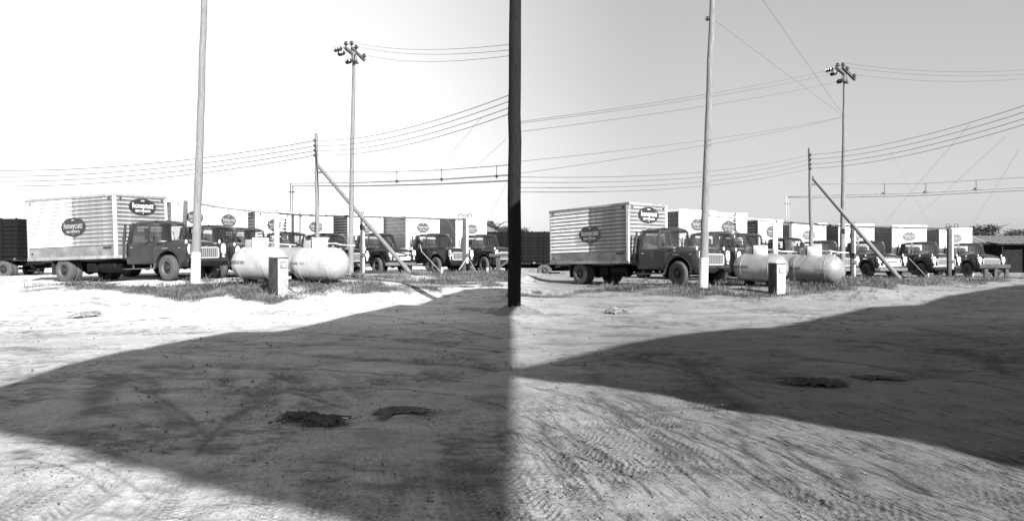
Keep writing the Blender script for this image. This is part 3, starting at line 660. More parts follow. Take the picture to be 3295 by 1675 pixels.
    if corr:
        rows = 12; hh = (z1-z0)/rows
        if kind == 'aluminium':
            cut = 2.46  # where the courses coloured as brightly lit end
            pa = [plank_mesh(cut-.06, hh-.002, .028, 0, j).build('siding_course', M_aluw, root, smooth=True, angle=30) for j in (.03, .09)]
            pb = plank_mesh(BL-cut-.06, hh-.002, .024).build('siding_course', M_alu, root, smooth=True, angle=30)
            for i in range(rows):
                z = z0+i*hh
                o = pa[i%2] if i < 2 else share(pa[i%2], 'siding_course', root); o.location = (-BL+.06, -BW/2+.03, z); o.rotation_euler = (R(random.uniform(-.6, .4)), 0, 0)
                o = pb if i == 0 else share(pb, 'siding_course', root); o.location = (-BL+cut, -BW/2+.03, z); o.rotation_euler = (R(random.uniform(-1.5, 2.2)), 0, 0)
        else:
            pa = plank_mesh(BL-.12, hh-.002, .028).build('siding_course', side_m, root, smooth=True, angle=30)
            for i in range(rows):
                o = pa if i == 0 else share(pa, 'siding_course', root); o.location = (-BL+.06, -BW/2+.03, z0+i*hh)
        pf = plank_mesh(BW-.14, hh-.002, .036).build('siding_course', front_m, root, smooth=True, angle=30)
        for i in range(rows):
            o = pf if i == 0 else share(pf, 'siding_course', root); o.location = (-.03, -BW/2+.07, z0+i*hh); o.rotation_euler = (0, 0, R(90))
    else:
        nsh = 4 if kind == 'smooth_white' else 3
        a0 = MB().box(0, (BL-.12)/nsh-.012, -.026, 0, z0, z1).build('side_panel', side_m, root)
        for i in range(nsh):
            o = a0 if i == 0 else share(a0, 'side_panel', root); o.location = (-BL+.06+i*(BL-.12)/nsh, -BW/2+.03, 0)
        off = .2 if kind == 'round_white' else .07
        b0_ = MB().box(-.026, 0, 0, (BW-2*off)/2-.004, z0, z1).build('front_sheet', front_m, root)
        for i in range(2):
            o = b0_ if i == 0 else share(b0_, 'front_sheet', root); o.location = (-.004, -BW/2+off+i*(BW-2*off)/2, 0)
        if kind == 'lined_white':
            ln = MB()
            for i in range(9): z = z0+(i+.5)*(z1-z0)/9; ln.box(-BL+.1, -.1, -BW/2-.004, -BW/2+.002, z-.012, z+.012)
            ln.build('side_beading', M_alu, root)
    for (x, y, z) in ((-.25,-BW/2-.01,BT-.17),(-BL+.25,-BW/2-.01,BT-.17),(-BL+.3,-BW/2-.01,BF+.25)): MB().bar((x,y-.02,z),(x,y+.03,z),.06).build('side_lamp', M_black, box)
    for s in (-1, 1): MB().bar((-.02, s*(BW/2-.25), BT-.17), (.03, s*(BW/2-.25), BT-.17), .06).build('side_lamp', M_black, box)
    if kind == 'aluminium':
        logo(root, (-2.12, -BW/2-.012, 2.04), 1.26, .70, 'right', M_logo)
        logo(root, (.012, .02, BT-.45), 1.16, .62, 'front', M_logo)
        vd = MB(); vd.box(-.62, -.22, -BW/2-.012, -BW/2+.004, BF+.34, BF+.42)
        vd.build('vent_slots', M_black, root)
    else:
        logo(root, (.014, -.03 if kind != 'smooth_white' else 0, BT-.68), .86, .56, 'front', M_logof)
        if kind == 'smooth_white':
            for k, z in enumerate((2.75, 2.35, 1.95)):
                rl_ = MB(); nn_ = 20; rl_.prism([(-2.9+.15*math.cos(2*math.pi*q/nn_), z+.15*math.sin(2*math.pi*q/nn_)) for q in range(nn_)], -BW/2-.008, -BW/2+.01); rl_.build('round_emblem', M_logo, root)
    return root
PROTO = {}
kinds = ['aluminium', 'lined_white', 'corrugated', 'corrugated', 'round_white', 'older', 'lined_white', 'smooth_white']
tl = ['silver corrugated box truck lettered honeycutt, nearest at the far left beside the big leaning pole',
 'dark cab box truck directly behind the leaning pole in the left yard',
 'box truck whose hood ends behind the left tank of the left yard',
 'box truck half hidden behind the thin pipe riser of the left yard',
 'box truck with round white box corner behind the tall slim pole of the left yard',
 'box truck with older slotted white grille behind the slanting brace of the left yard',
 'box truck with pale lattice grille right of the slanting brace in the left yard',
 'rightmost box truck of the left yard, behind the timber barricade',
 'silver corrugated box truck lettered honeycutt in the right yard, nearest to the leaning pole',
 'dark cab box truck just behind the leaning pole in the right yard',
 'box truck whose hood ends behind the left tank of the right yard',
 'box truck half hidden behind the thin pipe riser of the right yard',
 'box truck with round white box corner behind the slim pole above the right yard tanks',
 'box truck with older slotted white grille behind the slanting brace of the right yard',
 'box truck with pale lattice grille right of the slanting brace in the right yard',
 'rightmost box truck of the right yard, next to the low shed roof and trees']
for i, (pose, lab) in enumerate(zip(L_TR+R_TR, tl)):
    k = kinds[i % 8]
    pt = M_paint if (i % 8) < 3 else M_paint2
    key = (k, pt.name)
    if key not in PROTO: PROTO[key] = make_truck(k, pt); o = PROTO[key]
    else: o = copy_tree(PROTO[key])
    x, y, z, yw, pi, ro = pose
    o.location = (x, y, z); o.rotation_euler = (R(ro), R(-pi), R(yw)); tag(o, lab, 'box truck', 'honeycutt delivery trucks parked in a row')

# ---------------------------------------------------------------- dark stake bodied truck at the far left of each yard
def stake_truck(u0, u1, y, z, lab, yaw):
    c = PX(u1, CY, y); root = thing('stake_truck', lab, 'truck', (c.x, y, z), yaw, 'dark stake trucks behind the silver truck')
    L = 6.4; f = 1.05; t = 2.95
    b = MB(); b.box(-L, 0, -1.15, 1.15, f-.16, f); b.build('flatbed', M_stake, root)
    s0 = None
    for k in range(9):
        zz = f+.04+k*.205
        if s0 is None: s0 = MB().box(-L+.02, -.02, -1.18, -1.15, 0, .18).build('stake_board', M_stake, root); o = s0
        else: o = share(s0, 'stake_board', root)
        o.location = (0, 0, zz); share(s0, 'stake_board', root, (0, 2.33, zz))
    p0 = None
    for k in range(9):
        x = -.1-k*(L-.2)/8
        if p0 is None: p0 = MB().box(-.04, .04, -1.22, -1.18, f-.1, t).build('stake_post', M_stake, root); o = p0
        else: o = share(p0, 'stake_post', root)
        o.location = (x, 0, 0); share(p0, 'stake_post', root, (x, 2.4, 0))
    h0 = MB().box(-.03, 0, -1.15, 1.15, 0, .18).build('head_board', M_stake, root); h0.location = (0, 0, f+.04)
    for k in range(9):
        if k: share(h0, 'head_board', root, (0, 0, f+.04+k*.205))
        share(h0, 'head_board', root, (-L+.03, 0, f+.04+k*.205))
    cg = MB(); cg.box(-L+.2, -.3, -1.05, 1.05, f+.01, t-.25); cg.build('load', M_under, root, bevel=.05)
    cs = MB()
    for s in (-1, 1): cs.box(-L, .9, s*.45-.05, s*.45+.05, .62, .86)
    for x in (-.9, -4.6, -5.7): cs.tube([(x,-.9,.48),(x,.9,.48)], .06)
    cs.build('chassis', M_under, root)
    src = PROTO[('aluminium', M_paint.name)]; wsrc = [c_ for c_ in src.children if c_.name.startswith('wheel')][0]
    for x in (-.9, -4.6, -5.7):
        for yy, a in ((-.98, 0), (-.72, 0), (.98, 180), (.72, 180)):
            w = share(wsrc, 'wheel', root, (x, yy, WRAD), (0, 0, R(a)))
            for ch_ in wsrc.children: share(ch_, ch_.name.split('.')[0], w)
    for x in (-.25, -1.6, -3.0, -4.0, -6.1): MB().box(x, x+.16, -1.19, -1.15, f-.13, f-.05).build('reflector', M_aluk, root)
    return root
stake_truck(-120, 120, 34.0, .2, 'dark stake sided truck at the extreme left, behind the silver truck', R(-4))
st2 = stake_truck(1500, 1800, 43.5, -.10, 'dark stake sided truck at the left edge of the right yard, behind the silver truck', R(-3))
st2.location.x = (1796-CX)/F*43.5

# ---------------------------------------------------------------- poles
def pole(name, lab, a, b, r0, r1, m, white_z=None, group=None, parts=None):
    a = Vector(a); b = Vector(b); root = thing(name, lab, 'utility pole', a, 0, group)
    d = b-a; ns = 14
    wob = [Vector((random.uniform(-1, 1), random.uniform(-1, 1), 0))*.012 for _ in range(ns+1)]; wob[0] = Vector((0, 0, 0))
    pts = [d*(k/ns)+wob[k] for k in range(ns+1)]; rad = [(r0+(r1-r0)*(k/ns))*random.uniform(.97, 1.03) for k in range(ns+1)]
    if white_z:
        t = white_z/d.length
        lo = MB().tube([Vector((0,0,-.35)), d*t], [r0*1.08, r0+(r1-r0)*t+.004], 16); lo.build('whitewashed_base', M_polew, root, smooth=True)
        pts = [d*t]+[p for k, p in enumerate(pts) if k/ns > t+.02]; rad = [r0+(r1-r0)*t]+[r for k, r in enumerate(rad) if k/ns > t+.02]
    else: pts[0] = Vector((0, 0, -.35))
    MB().tube(pts, rad, 16).build('shaft', m, root, smooth=True)
    return root
def insul(mb, c, r=.06, ax='z'):
    mb.lathe([(r*.3,-r*1.4),(r*.5,-r*.9),(r*1.15,-r*.7),(r*.9,-r*.2),(r*.55,r*.1),(r*.75,r*.5),(r*.35,r*.8),(.001,r*.8)], 10, ax, c)
# nearest leaning poles
p = P['pole1L']; t_ = PX(656, 18, 22.5)
q1 = pole('utility_pole', 'thick leaning timber pole with whitewashed foot in the left yard', p, PX(658, -30, 22.5), .150, .088, M_pole, (914-811)/F*22.5, 'leaning poles with whitewashed feet')
p = P['pole1R']; t_ = PX(2292, 2, 22.3)
q2 = pole('utility_pole', 'thick leaning timber pole with whitewashed foot in the right yard', p, t_, .148, .086, M_pole, (921-828)/F*22.3, 'leaning poles with whitewashed feet')
mb = MB(); tp = PX(2291, 58, 22.3)-p; mb.tube([tp+Vector((-.12,0,-.02)), tp+Vector((0,0,-.02))], .02, 6); insul(mb, tp+Vector((-.16,-.03,-.02)), .07); mb.build('insulator', M_insul, q2, smooth=True)
# dark pole added to fill the gap between the two yards
DV = PX(1655, 0, 15.6); gz0 = terrain(DV.x, 15.6)
dvp = pole('utility_pole', 'black creosoted pole added in the gap between the two yards', (DV.x, 15.6, gz0), (DV.x+.02, 15.6, 9.2), .155, .135, M_creo)
hp = MB(); vs_ = [(0, 0, .16)]
for k_, (rr0, hh0) in enumerate(((.2, .14), (.36, .07), (.58, .01), (.8, -.06))):
    for a_ in range(18): an = 2*math.pi*a_/18; q_ = rr0*random.uniform(.82, 1.2); vs_.append((q_*math.cos(an), q_*math.sin(an), hh0*random.uniform(.6, 1.3)))
fs_ = [(0, 1+a_, 1+(a_+1)%18) for a_ in range(18)]+[(1+k_*18+a_, 1+(k_+1)*18+a_, 1+(k_+1)*18+(a_+1)%18, 1+k_*18+(a_+1)%18) for k_ in range(3) for a_ in range(18)]
hp.add(vs_, fs_).build('added_earth_collar', mat('added_heaped_earth', .11, .95, noise=.5, nscale=8, bump=.6, bscale=25), dvp, smooth=True, angle=70)
def dv(v): return PX(1655, v, 15.45)
# pole 2 with brace
def braced(side, top, base, y, vi, bt, bb, yb, gl):
    a = P['pole2'+side]; b = PX(*top, y)
    r = pole('braced_pole', 'slim pole with slanting brace standing behind the tanks of the %s yard' % gl, a, b, .10, .07, M_pole, None, 'slim braced poles behind the tanks')
    for v in vi:
        c = PX(top[0]+1, v, y)-a; m_ = MB(); insul(m_, c+Vector((-.05,-.12,0)), .055); m_.bar(c, c+Vector((-.05,-.12,0)), .025); m_.build('insulator', M_insul, r, smooth=True)
    c0 = PX(bt[0], bt[1], y)-a; c1 = P['brace'+side]-a+Vector((0, 0, -.2))
    MB().tube([c0, c0*.5+c1*.5+Vector((0,0,-.02)), c1], [.075, .095, .115], 12).build('brace', M_pole, r, smooth=True)
    arm = MB(); arm.bar(PX(bt[0]-12, bt[1]+21, y)-a, PX(bt[0]+10, bt[1]+22, y)-a, .07); arm.build('bracket', M_wood, r)
    return r
VI_L = (452, 468.5, 484, 499); VI_R = (498, 513, 528, 542)
braced('L', (1017, 429), None, 28.5, VI_L, (1024, 533), None, None, 'left')
braced('R', (2606, 476), None, 29.5, VI_R, (2614, 571), None, None, 'right')
# pole 3: tall, double crossarms
def tall(side, y, top, arm1, arm2, arm3, caps, strings, gl):
    a = P['pole3'+side]; b = PX(*top, y)
    r = pole('crossarm_pole', 'tall slim pole with slanted double crossarms above the %s yard tanks' % gl, a, b, .125, .065, M_pole, None, 'tall poles with double crossarms')
    for (p0, p1, w, dy) in ((arm1[0], arm1[1], .12, -.15), (arm2[0], arm2[1], .11, .15), (arm3[0], arm3[1], .11, -.15)):
        c0 = PX(*p0, y+dy-.25)-a; c1 = PX(*p1, y+dy+.25)-a; MB().bar(c0, c1, w, w*.9).build('crossarm', M_wood, r)
    for c in caps:
        m_ = MB(); k = PX(c[0], c[1], y)-a; insul(m_, k, .095); m_.tube([k+Vector((0,0,-.36 if c[2] else -.18)), k+Vector((0,0,-.1))], .018, 6); m_.build('insulator', M_insul, r, smooth=True)
    for (s0, s1) in strings:
        e0 = PX(*s0, y)-a; e1 = PX(*s1, y+.6)-a; m_ = MB(); m_.tube([e0, e1], .012, 5)
        dd = (e1-e0)
        for q in (.35, .55, .75):
            c = e0+dd*q; n = dd.normalized(); m_.tube([c-n*.04, c, c+n*.03], [.03, .105, .04], 10)
        m_.build('insulator_string', M_insul, r, smooth=True)
    m_ = MB()
    for (u0, v0, u1, v1) in ((top[0]-9, top[1]+3, top[0]-6, top[1]+22), (top[0]+4, top[1]-2, top[0]+9, top[1]+26)): m_.bar(PX(u0, v0, y-.2)-a, PX(u1, v1, y-.2)-a, .03)
    m_.build('arm_brace', M_wood, r)
    return r
tall('L', 29.5, (1139, 168), ((1110,153),(1141,180)), ((1131,153),(1174,195)), ((1133,191),(1150,203)),
     [(1113,139,1),(1131,138,1),(1146,150,0),(1171,178,0)], [((1109,153),(1070,164)),((1114,168),(1086,176)),((1133,195),(1112,201))], 'left')
tall('R', 31.5, (2718, 240), ((2691,217),(2720,242)), ((2711,216),(2751,257)), ((2712,257),(2727,266)),
     [(2695,208,1),(2712,207,1),(2725,219,0),(2748,243,0)], [((2691,219),(2651,230)),((2697,232),(2670,240)),((2713,259),(2693,264))], 'right')

# ---------------------------------------------------------------- wires
def wire(lab, pts, rad, m, cat='overhead wire', name='overhead_wire', group=None):
    o = MB().tube(pts, rad, 5, False).build(name, m, None, smooth=True); tag(o, lab, cat, group); return o
def sag(a, b, s, n=14): return [a.lerp(b, k/n)+Vector((0, 0, -4*s*(k/n)*(1-k/n))) for k in range(n+1)]
ordn = ('topmost', 'second highest', 'third highest', 'lowest')
vl = (553, 572, 590, 605); vr = (569, 586, 603, 617); vre = (350, 372, 394, 414); vle = (300, 320, 341, 361)
for i in range(4):
    a = PX(1017, VI_L[i], 28.35); l = PX(-110, (547, 566, 582, 598)[i], 33)
    wire('%s of four service wires running left from the left yard braced pole' % ordn[i], sag(a, l, .42), .017, M_wire, group='service wires')
    wire('%s of four service wires from the left yard braced pole to the black pole' % ordn[i], sag(a, dv(vle[i]), .30), .009, M_wire, group='service wires')
    a = PX(2606, VI_R[i], 29.35)
    wire('%s of four service wires from the black pole to the right yard braced pole' % ordn[i], sag(a, dv(vr[i]), .30), .0075, M_wire, group='service wires')
    wire('%s of four service wires rising right from the right yard braced pole' % ordn[i], sag(a, PX(3420, vre[i]-52, 16), .28), .008, M_wire, group='service wires')
for i, (u0, v0, v1) in enumerate(((1131, 135, 142), (1146, 148, 160), (1171, 176, 178))):
    wire('%s of the three high wires right of the left yard tall pole' % ordn[i if i < 2 else 3], sag(PX(u0, v0, 29.4), dv(v1), .22), .006, M_wire, group='high wires')
for i, (u0, v0, v1) in enumerate(((2712, 203, 217), (2725, 216, 231), (2748, 240, 243))):
    wire('%s of the three high wires right of the right yard tall pole' % ordn[i if i < 2 else 3], sag(PX(u0, v0, 31.4), PX(3400, v1, 31), .3), .008, M_wire, group='high wires')
for i, (u0, v0, v1) in enumerate(((2651, 230, 394), (2670, 240, 399), (2693, 264, 426))):
    wire('%s of three wires from the black pole up to the right yard tall pole' % ordn[i if i < 2 else 3], sag(PX(u0, v0, 32), dv(v1), .12), .0065, M_wire, group='high wires')
for i, v1 in enumerate((521, 560)):
    wire('%s of the two wires meeting the right yard tall pole halfway up' % ('upper', 'lower')[i], sag(PX(2716, 375, 31.4), dv(v1), .15), .006, M_wire, group='halfway wires')
for i, (u, v) in enumerate(((2293, 62), (2440, -20))):
    wire('%s faint guy wire falling right to the right yard tall pole' % ('lower', 'upper')[i], [PX(u, v, 22.3 if i == 0 else 18), PX(2716, 375, 31.4)], .005, M_wire, 'guy wire', 'guy_wire')
wire('faint guy wire falling right to the left yard tall pole', [PX(658, -60, 22.5), PX(1137, 318, 29.3)], .0028, M_guy, 'guy wire', 'guy_wire')
GUY_L = [((1312, 486, 29), (1486, 786, 33)), ((1549, 379, 24), (1280, 690, 40)), ((1629, 447, 24), (1358, 692, 42)), ((1655, 540, 24), (1570, 706, 44)), ((1165, 603, 29.5), (1330, 786, 33))]
for i, (a, b) in enumerate(GUY_L):
    wire(('thin guy wire slanting down right to the pipe post, left yard', 'thin guy wire rising right over the white boxes, left yard', 'second guy wire rising right over the white boxes, left yard', 'short steep guy wire beside the black pole, left yard', 'guy wire dropping behind the slanting brace, left yard')[i], [PX(*a), PX(*b)], .006, M_guy, 'guy wire', 'guy_wire')
GUY_R = [((2868, 495, 32), (2986, 715, 38)), ((3120, 400, 28), (2850, 712, 42)), ((3235, 440, 28), (2925, 722, 44)), ((3280, 480, 28), (3135, 712, 46)), ((2742, 290, 31.5), (2870, 500, 33)), ((2735, 640, 32), (2815, 712, 34))]
for i, (a, b) in enumerate(GUY_R):
    wire(('thin guy wire slanting down right over the white boxes, right yard', 'thin guy wire rising right over the white boxes, right yard', 'second guy wire rising right over the white boxes, right yard', 'guy wire at the extreme right above the shed roof', 'guy wire dropping right from the tall pole, right yard', 'short guy wire right of the slanting brace, right yard')[i], [PX(*a), PX(*b)], .0065, M_guy, 'guy wire', 'guy_wire')

# ---------------------------------------------------------------- pipe lines
def pipes(side, gl, low, ups, hang, mess, riser):
    # low pipe along the fronts of the trucks on three posts
    o = thing('pipe_line', 'long low pipe carried on posts in front of the %s yard trucks' % gl, 'pipe', low[0])
    MB().tube([p_-low[0] for p_ in low[:3]], .05, 8).build('pipe', M_pipe, o, smooth=True)
    MB().tube([p_-low[0] for p_ in low[2:]], .048, 8).build('pipe', M_piped, o, smooth=True)
    k = [p_-low[0] for p_ in low][-1]
    g = MB()
    for dx in (-.12, .32): g.tube([k+Vector((dx-.10,0,-.1)), k+Vector((dx-.10,0,.2)), k+Vector((dx-.05,0,.26)), k+Vector((dx+.05,0,.26)), k+Vector((dx+.1,0,.2)), k+Vector((dx+.1,0,-.1))], .022, 6)
    g.build('vent_bends', M_piped, o, smooth=True)
def post(lab, u, vt, vb, y, w, m, off, m2, w2, vb2=None, cap=True):
    a = PX(u, vb, y); r = thing('pipe_post', lab, 'post', a, 0, 'posts carrying the low pipe')
    h = (vb-vt)/F*y
    MB().box(-w/2, w/2, -w/2, w/2, -.3, h).build('timber', m, r, bevel=.008)
    b = off/F*y; vb2 = vb2 or vb
    MB().tube([(b, -.02, (vb-vb2)/F*y-.25), (b, -.02, h-.02)], w2, 12).build('riser_pipe', m2, r, smooth=True)
    if cap: MB().tube([(0,-.02,h-.05),(0,-.02,h+.12),(b,-.02,h+.12),(b,-.02,h-.05)], .022, 6).build('cap', M_piped, r, smooth=True)
    v = MB(); v.lathe([(.01,-.09),(.09,-.07),(.09,-.03),(.04,0),(.09,.03),(.09,.07),(.01,.09)], 10, 'z', (b, -.05, h*.33)); v.bar((b-.2,-.1,h*.33),(b+.1,-.1,h*.33),.05); v.build('valve', M_piped, r)
    return r
hL = PX(1168, 697, 30.6).z
lowL = [PX(u, v, (hL-CH)*F/(CY-v)) for (u, v) in ((640, 655), (734, 670), (893, 686), (966, 691.5), (1122, 695.5), (1233, 698.5), (1355, 702), (1490, 705.5))]
lowL = [Vector((p_.x, p_.y, hL-.0)) for p_ in lowL]
hR = 3.0
def rp(u, v, y): return PX(u, v, y)
lowR = [rp(2282, 693, 26.5), rp(2383, 701, 28), rp(2518, 714.5, 30), rp(2658, 724, 32), rp(2746, 728, 33), rp(2863, 730.8, 34.5), rp(3058, 735.5, 36.6)]
pipes('L', 'left', lowL, None, None, None, None); pipes('R', 'right', lowR, None, None, None, None)
post('pipe post with white riser, rising from the valve cover of the left yard tank', 888, 687, 880, 27.5, .12, M_alu, 7, M_pipe, .06)
post('pipe post with white riser between the two slim poles and brace, left yard', 1164, 690, 884, 30.6, .13, M_timber, 6, M_pipe, .06)
post('dark and white pipe post between the two rightmost trucks of the left yard', 1493, 700, 880, 32.6, .17, M_timber, 10, M_pipe, .075, 830)
post('pipe post with white riser above the left tank of the right yard', 2491, 715, 893, 29.6, .12, M_alu, 7, M_pipe, .06)
post('pipe post with white riser left of the slanting brace, right yard', 2742, 722, 903, 32.5, .13, M_timber, 7, M_pipe, .06)
post('dark and white pipe post between the two rightmost trucks of the right yard', 3054, 735, 893, 36.5, .17, M_timber, 9, M_pipe, .075, 850)
def gantry(gl, us, y0, y1, vtop, hang, mess0, vm, rv, endd):
    """twin high pipes hung from a messenger wire, with a riser at the left end"""
    def yy(u):    # straight line in plan between depths
        u0, u1 = us[0], us[-1]; t = (u-u0)/(u1-u0); return 1/((1-t)/y0+t/y1)
    a = PX(us[0], vtop[0], y0); r = thing('high_pipe', 'twin high pipes hung from a wire above the %s yard trucks' % gl, 'pipe', a)
    pts = [PX(u, v, yy(u)) for u, v in zip(us, vtop)]
    for k, dz in enumerate((0, -.13)):
        q = [p_-a+Vector((0, 0, dz)) for p_ in pts]; x0 = q[0]+Vector((.0 if k == 0 else .12, 0, 0)); low = Vector((x0.x, x0.y, PX(us[0], rv, y0).z-a.z))
        MB().tube([low, x0]+q[1:], [.035, .035]+[.03*yy(u)/yy(us[0])+.005 for u in us[1:]], 8).build('pipe', M_pipe if k == 0 else M_guy, r, smooth=True)
    fl = MB(); fl.bar(Vector((-.12, 0, PX(us[0], vtop[0]+28, y0).z-a.z)), Vector((.24, 0, PX(us[0], vtop[0]+28, y0).z-a.z)), .05); fl.build('flange', M_black, r)
    ms = [mess0]+[PX(u, v, yy(u)) for u, v in vm]
    MB().tube([p_-a for p_ in ms], .009, 5).build('messenger_wire', M_wire, r)
    for (u, v0, v1) in hang:
        y_ = yy(u); h_ = MB(); s_ = y_/34; h_.tube([PX(u, v0, y_)-a, PX(u, v1, y_)-a], .016*s_, 5)
        c = PX(u, v1-9, y_)-a; h_.box(c.x-.06*s_, c.x+.06*s_, c.y-.06, c.y+.06, c.z-.05*s_, c.z+.05*s_); h_.bar(PX(u-4, v0, y_)-a, PX(u+3, v0, y_)-a, .04*s_); h_.build('hanger', M_piped, r)
gantry('left', [935, 1127, 1277, 1421, 1598, 1655], 36, 15.5, [590, 588, 583, 577, 566, 562], [(1277, 552, 592), (1421, 547, 586), (1598, 534, 576)], PX(1030, 553, 28.4), [(1277, 552), (1421, 547), (1598, 534), (1655, 529)], 693, None)
gantry('right', [2530, 2712, 2846, 2979, 3141, 3420], 38, 30, [627, 626, 623, 619, 610, 596], [(2846, 592, 630), (2979, 590, 626), (3141, 580, 616)], PX(2614, 592, 29.4), [(2846, 592), (2979, 590), (3141, 580), (3420, 562)], 716, None)

# ---------------------------------------------------------------- propane tanks
def tank(lab, base, yaw, rad, half, m, texts, cover=True, zc=None):
    """axis local x; domed ends; text wraps on the -y flank"""
    r = thing('propane_tank', lab, 'propane tank', base, yaw, 'propane tanks on the bank')
    zc = rad+.06
    prof = [(.001, -half-rad*.92)]+[(rad*math.sin(a), -half-rad*.92*math.cos(a)) for a in np.linspace(.12, math.pi/2, 10)]+[(rad, 0)]
    prof += [(rad*math.sin(a), half+rad*.92*math.cos(a)) for a in np.linspace(math.pi/2, .12, 10)]+[(.001, half+rad*.92)]
    MB().lathe(prof, 40, 'x', (0, 0, zc)).build('shell', m, r, smooth=True, angle=60)
    for s in (-1, 1): MB().lathe([(rad+.001, s*half-.015), (rad+.008, s*half-.012), (rad+.008, s*half+.012), (rad+.001, s*half+.015)], 40, 'x', (0, 0, zc)).build('weld_seam', m, r, smooth=True)
    for s in (-1, 1):
        MB().box(s*half*.8-.08, s*half*.8+.08, -.22, .22, -.3, .12).build('saddle', M_under, r)
    if cover:
        c = MB(); c.box(-.18, .18, -.15, .15, zc+rad-.04, zc+rad+.27); c.build('valve_cover', M_white, r, bevel=.012)
        c = MB(); c.box(-.48, -.26, -.10, .10, zc+rad-.06, zc+rad+.22); c.build('valve_cover', M_tankb, r, bevel=.012)
        lg = MB()
        for s in (-1, 1): lg.prism([(s*half*.95-.04, zc+rad-.02), (s*half*.95+.04, zc+rad-.02), (s*half*.95, zc+rad+.09)], -.012, .012)
        lg.build('lifting_lug', M_tankb, r)
        pp = MB(); pp.tube([(.18,0,zc+rad+.12),(.5,0,zc+rad+.12),(.62,.1,zc+rad+.08),(.9,.5,zc+rad+.05)], .02, 6); pp.build('gas_pipe', M_pipe, r, smooth=True)
    for (txt, size, x, z, mm, sx_) in texts:
        vs, fs = text_mesh(txt, size, .002, size*.02, sx=sx_)
        out = []
        for v in vs:
            h_ = v[1]+z; th = h_/rad; rr_ = rad+.005+v[2]
            xx = v[0]+x
            over = max(0, abs(xx)-half); k = math.sqrt(max(.05, 1-(over/(rad*.92))**2))
            out.append((xx, -rr_*math.cos(th)*k-(.004 if over else 0), zc+rr_*math.sin(th)*(k if over else 1)))
        MB().add(out, fs).build('lettering', mm, r)
    return r
def tb(k, dz=0): v = P[k].copy(); return Vector((v.x, v.y, v.z+dz))
tL = [('Essotane', .20, -.55, .05, M_letter, 1.0)]
t2 = [('SCOTT GAS CO', .11, -.62, .02, M_letter, .95), ('SCOTT GAS CO', .08, .55, .12, M_letter2, 1.1), ('PHONE 1952', .07, .55, .0, M_letter2, 1.1)]
tank('pale propane tank lettered Essotane, left one in the left yard', tb('tank1L', -.08), R(-18), .50, .45, M_tank, tL)
tank('pale propane tank lettered gas co, right one in the left yard', tb('tank2L', -.08), R(-14), .50, .45, M_tank, t2)
tank('silvery propane tank lettered Essotane, left one in the right yard', tb('tank1R', -.09), R(-48), .475, .48, M_tankb, tL)
tank('silvery propane tank lettered gas co, right one in the right yard', tb('tank2R', -.09), R(-48), .475, .50, M_tankb, t2)
v = PX(925, 893, 22.6); tank('shaded third tank lying behind the other two, left yard', v, R(-14), .48, .45, M_tankb, [], False)
v = PX(2525, 903, 25.4); tank('shaded third tank lying behind the other two, right yard', v, R(-50), .47, .45, M_tankb, [], False)

# ---------------------------------------------------------------- fuel pumps
def pump(gl, base, yaw, sc, cols):
    r = thing('fuel_pump', 'weathered fuel pump with a shaded side and black hose in the %s yard' % gl, 'fuel pump', base, yaw, 'old fuel pumps'); r.scale = (sc, sc, sc)
    w, d, h = .40, .34, 1.06       # local: lit face towards -y, shaded side towards -x, its shade put into the paint
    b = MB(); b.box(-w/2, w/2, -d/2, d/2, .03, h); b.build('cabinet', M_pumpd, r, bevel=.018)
    f = MB(); f.box(-w/2+.02, w/2-.02, -d/2-.012, -d/2, .05, h-.035); f.build('front_door', cols, r, bevel=.006)
    f = MB(); f.box(w/2, w/2+.008, -d/2+.02, d/2-.02, .05, h-.035); f.build('side_door', cols, r)
    f = MB(); f.box(-w/2-.01, w/2+.01, -d/2-.016, d/2+.01, h-.012, h+.018); f.build('lid', M_alu, r, bevel=.008)
    g = MB(); g.box(-.10, .10, -d/2-.022, -d/2-.012, h-.30, h-.12); g.build('dial_frame', M_letter, r)
    g = MB(); g.box(-.08, .08, -d/2-.026, -d/2-.022, h-.28, h-.14); g.build('dial_glass', M_pump, r)
    g = MB()
    for k in range(3): g.box(-.07, .07, -d/2-.016, -d/2-.012, h-.36-.03*k, h-.35-.03*k)
    g.box(-w/2+.02, w/2-.02, -d/2-.016, -d/2-.012, .32, .33); g.build('trim_strip', M_letter2, r)
    n = MB(); n.tube([(w/2+.02,-.02,.62),(w/2+.06,-.03,.66),(w/2+.06,-.03,.74),(w/2+.03,-.02,.80)], .018, 6); n.tube([(w/2+.04,-.03,.70),(w/2+.14,-.06,.70)], .016, 6); n.box(w/2, w/2+.05, -.05, .02, .54, .60); n.build('nozzle', M_guy, r, smooth=False)
    hs = MB(); hs.tube([(w/2+.03,-.03,.6),(w/2+.03,-.04,.42),(w/2+.08,-.08,.24),(w/2+.22,-.16,.09),(w/2+.42,-.26,.03),(w/2+.62,-.34,.022),(w/2+.74,-.36,.022)], .017, 8)
    hs.tube([(w/2+.01,-.06,.28),(w/2+.10,-.12,.17),(w/2+.24,-.2,.07),(w/2+.42,-.30,.026),(w/2+.60,-.38,.02),(w/2+.76,-.40,.02)], .014, 8)
    hs.build('hose', M_hose, r, smooth=True)
    cn = MB(); cn.tube([(w/2-.05,-.18,.02),(w/2+.1,-.3,.015),(w/2+.3,-.42,.012),(w/2+.5,-.46,.012),(w/2+.68,-.42,.012)], .006, 5); cn.build('cord', M_letter2, r)
    q = MB(); q.box(-w/2-.05, w/2+.1, -d/2-.10, d/2+.06, -.25, .03); q.build('base_slab', M_conc, r, bevel=.015)
    q = MB(); q.box(-w/2-.02, -w/2+.10, -d/2-.22, -d/2-.11, -.05, .07); q.box(w/2+.0, w/2+.13, -d/2-.16, -d/2-.10, -.05, .08); q.build('loose_brick', M_conc, r, bevel=.012)
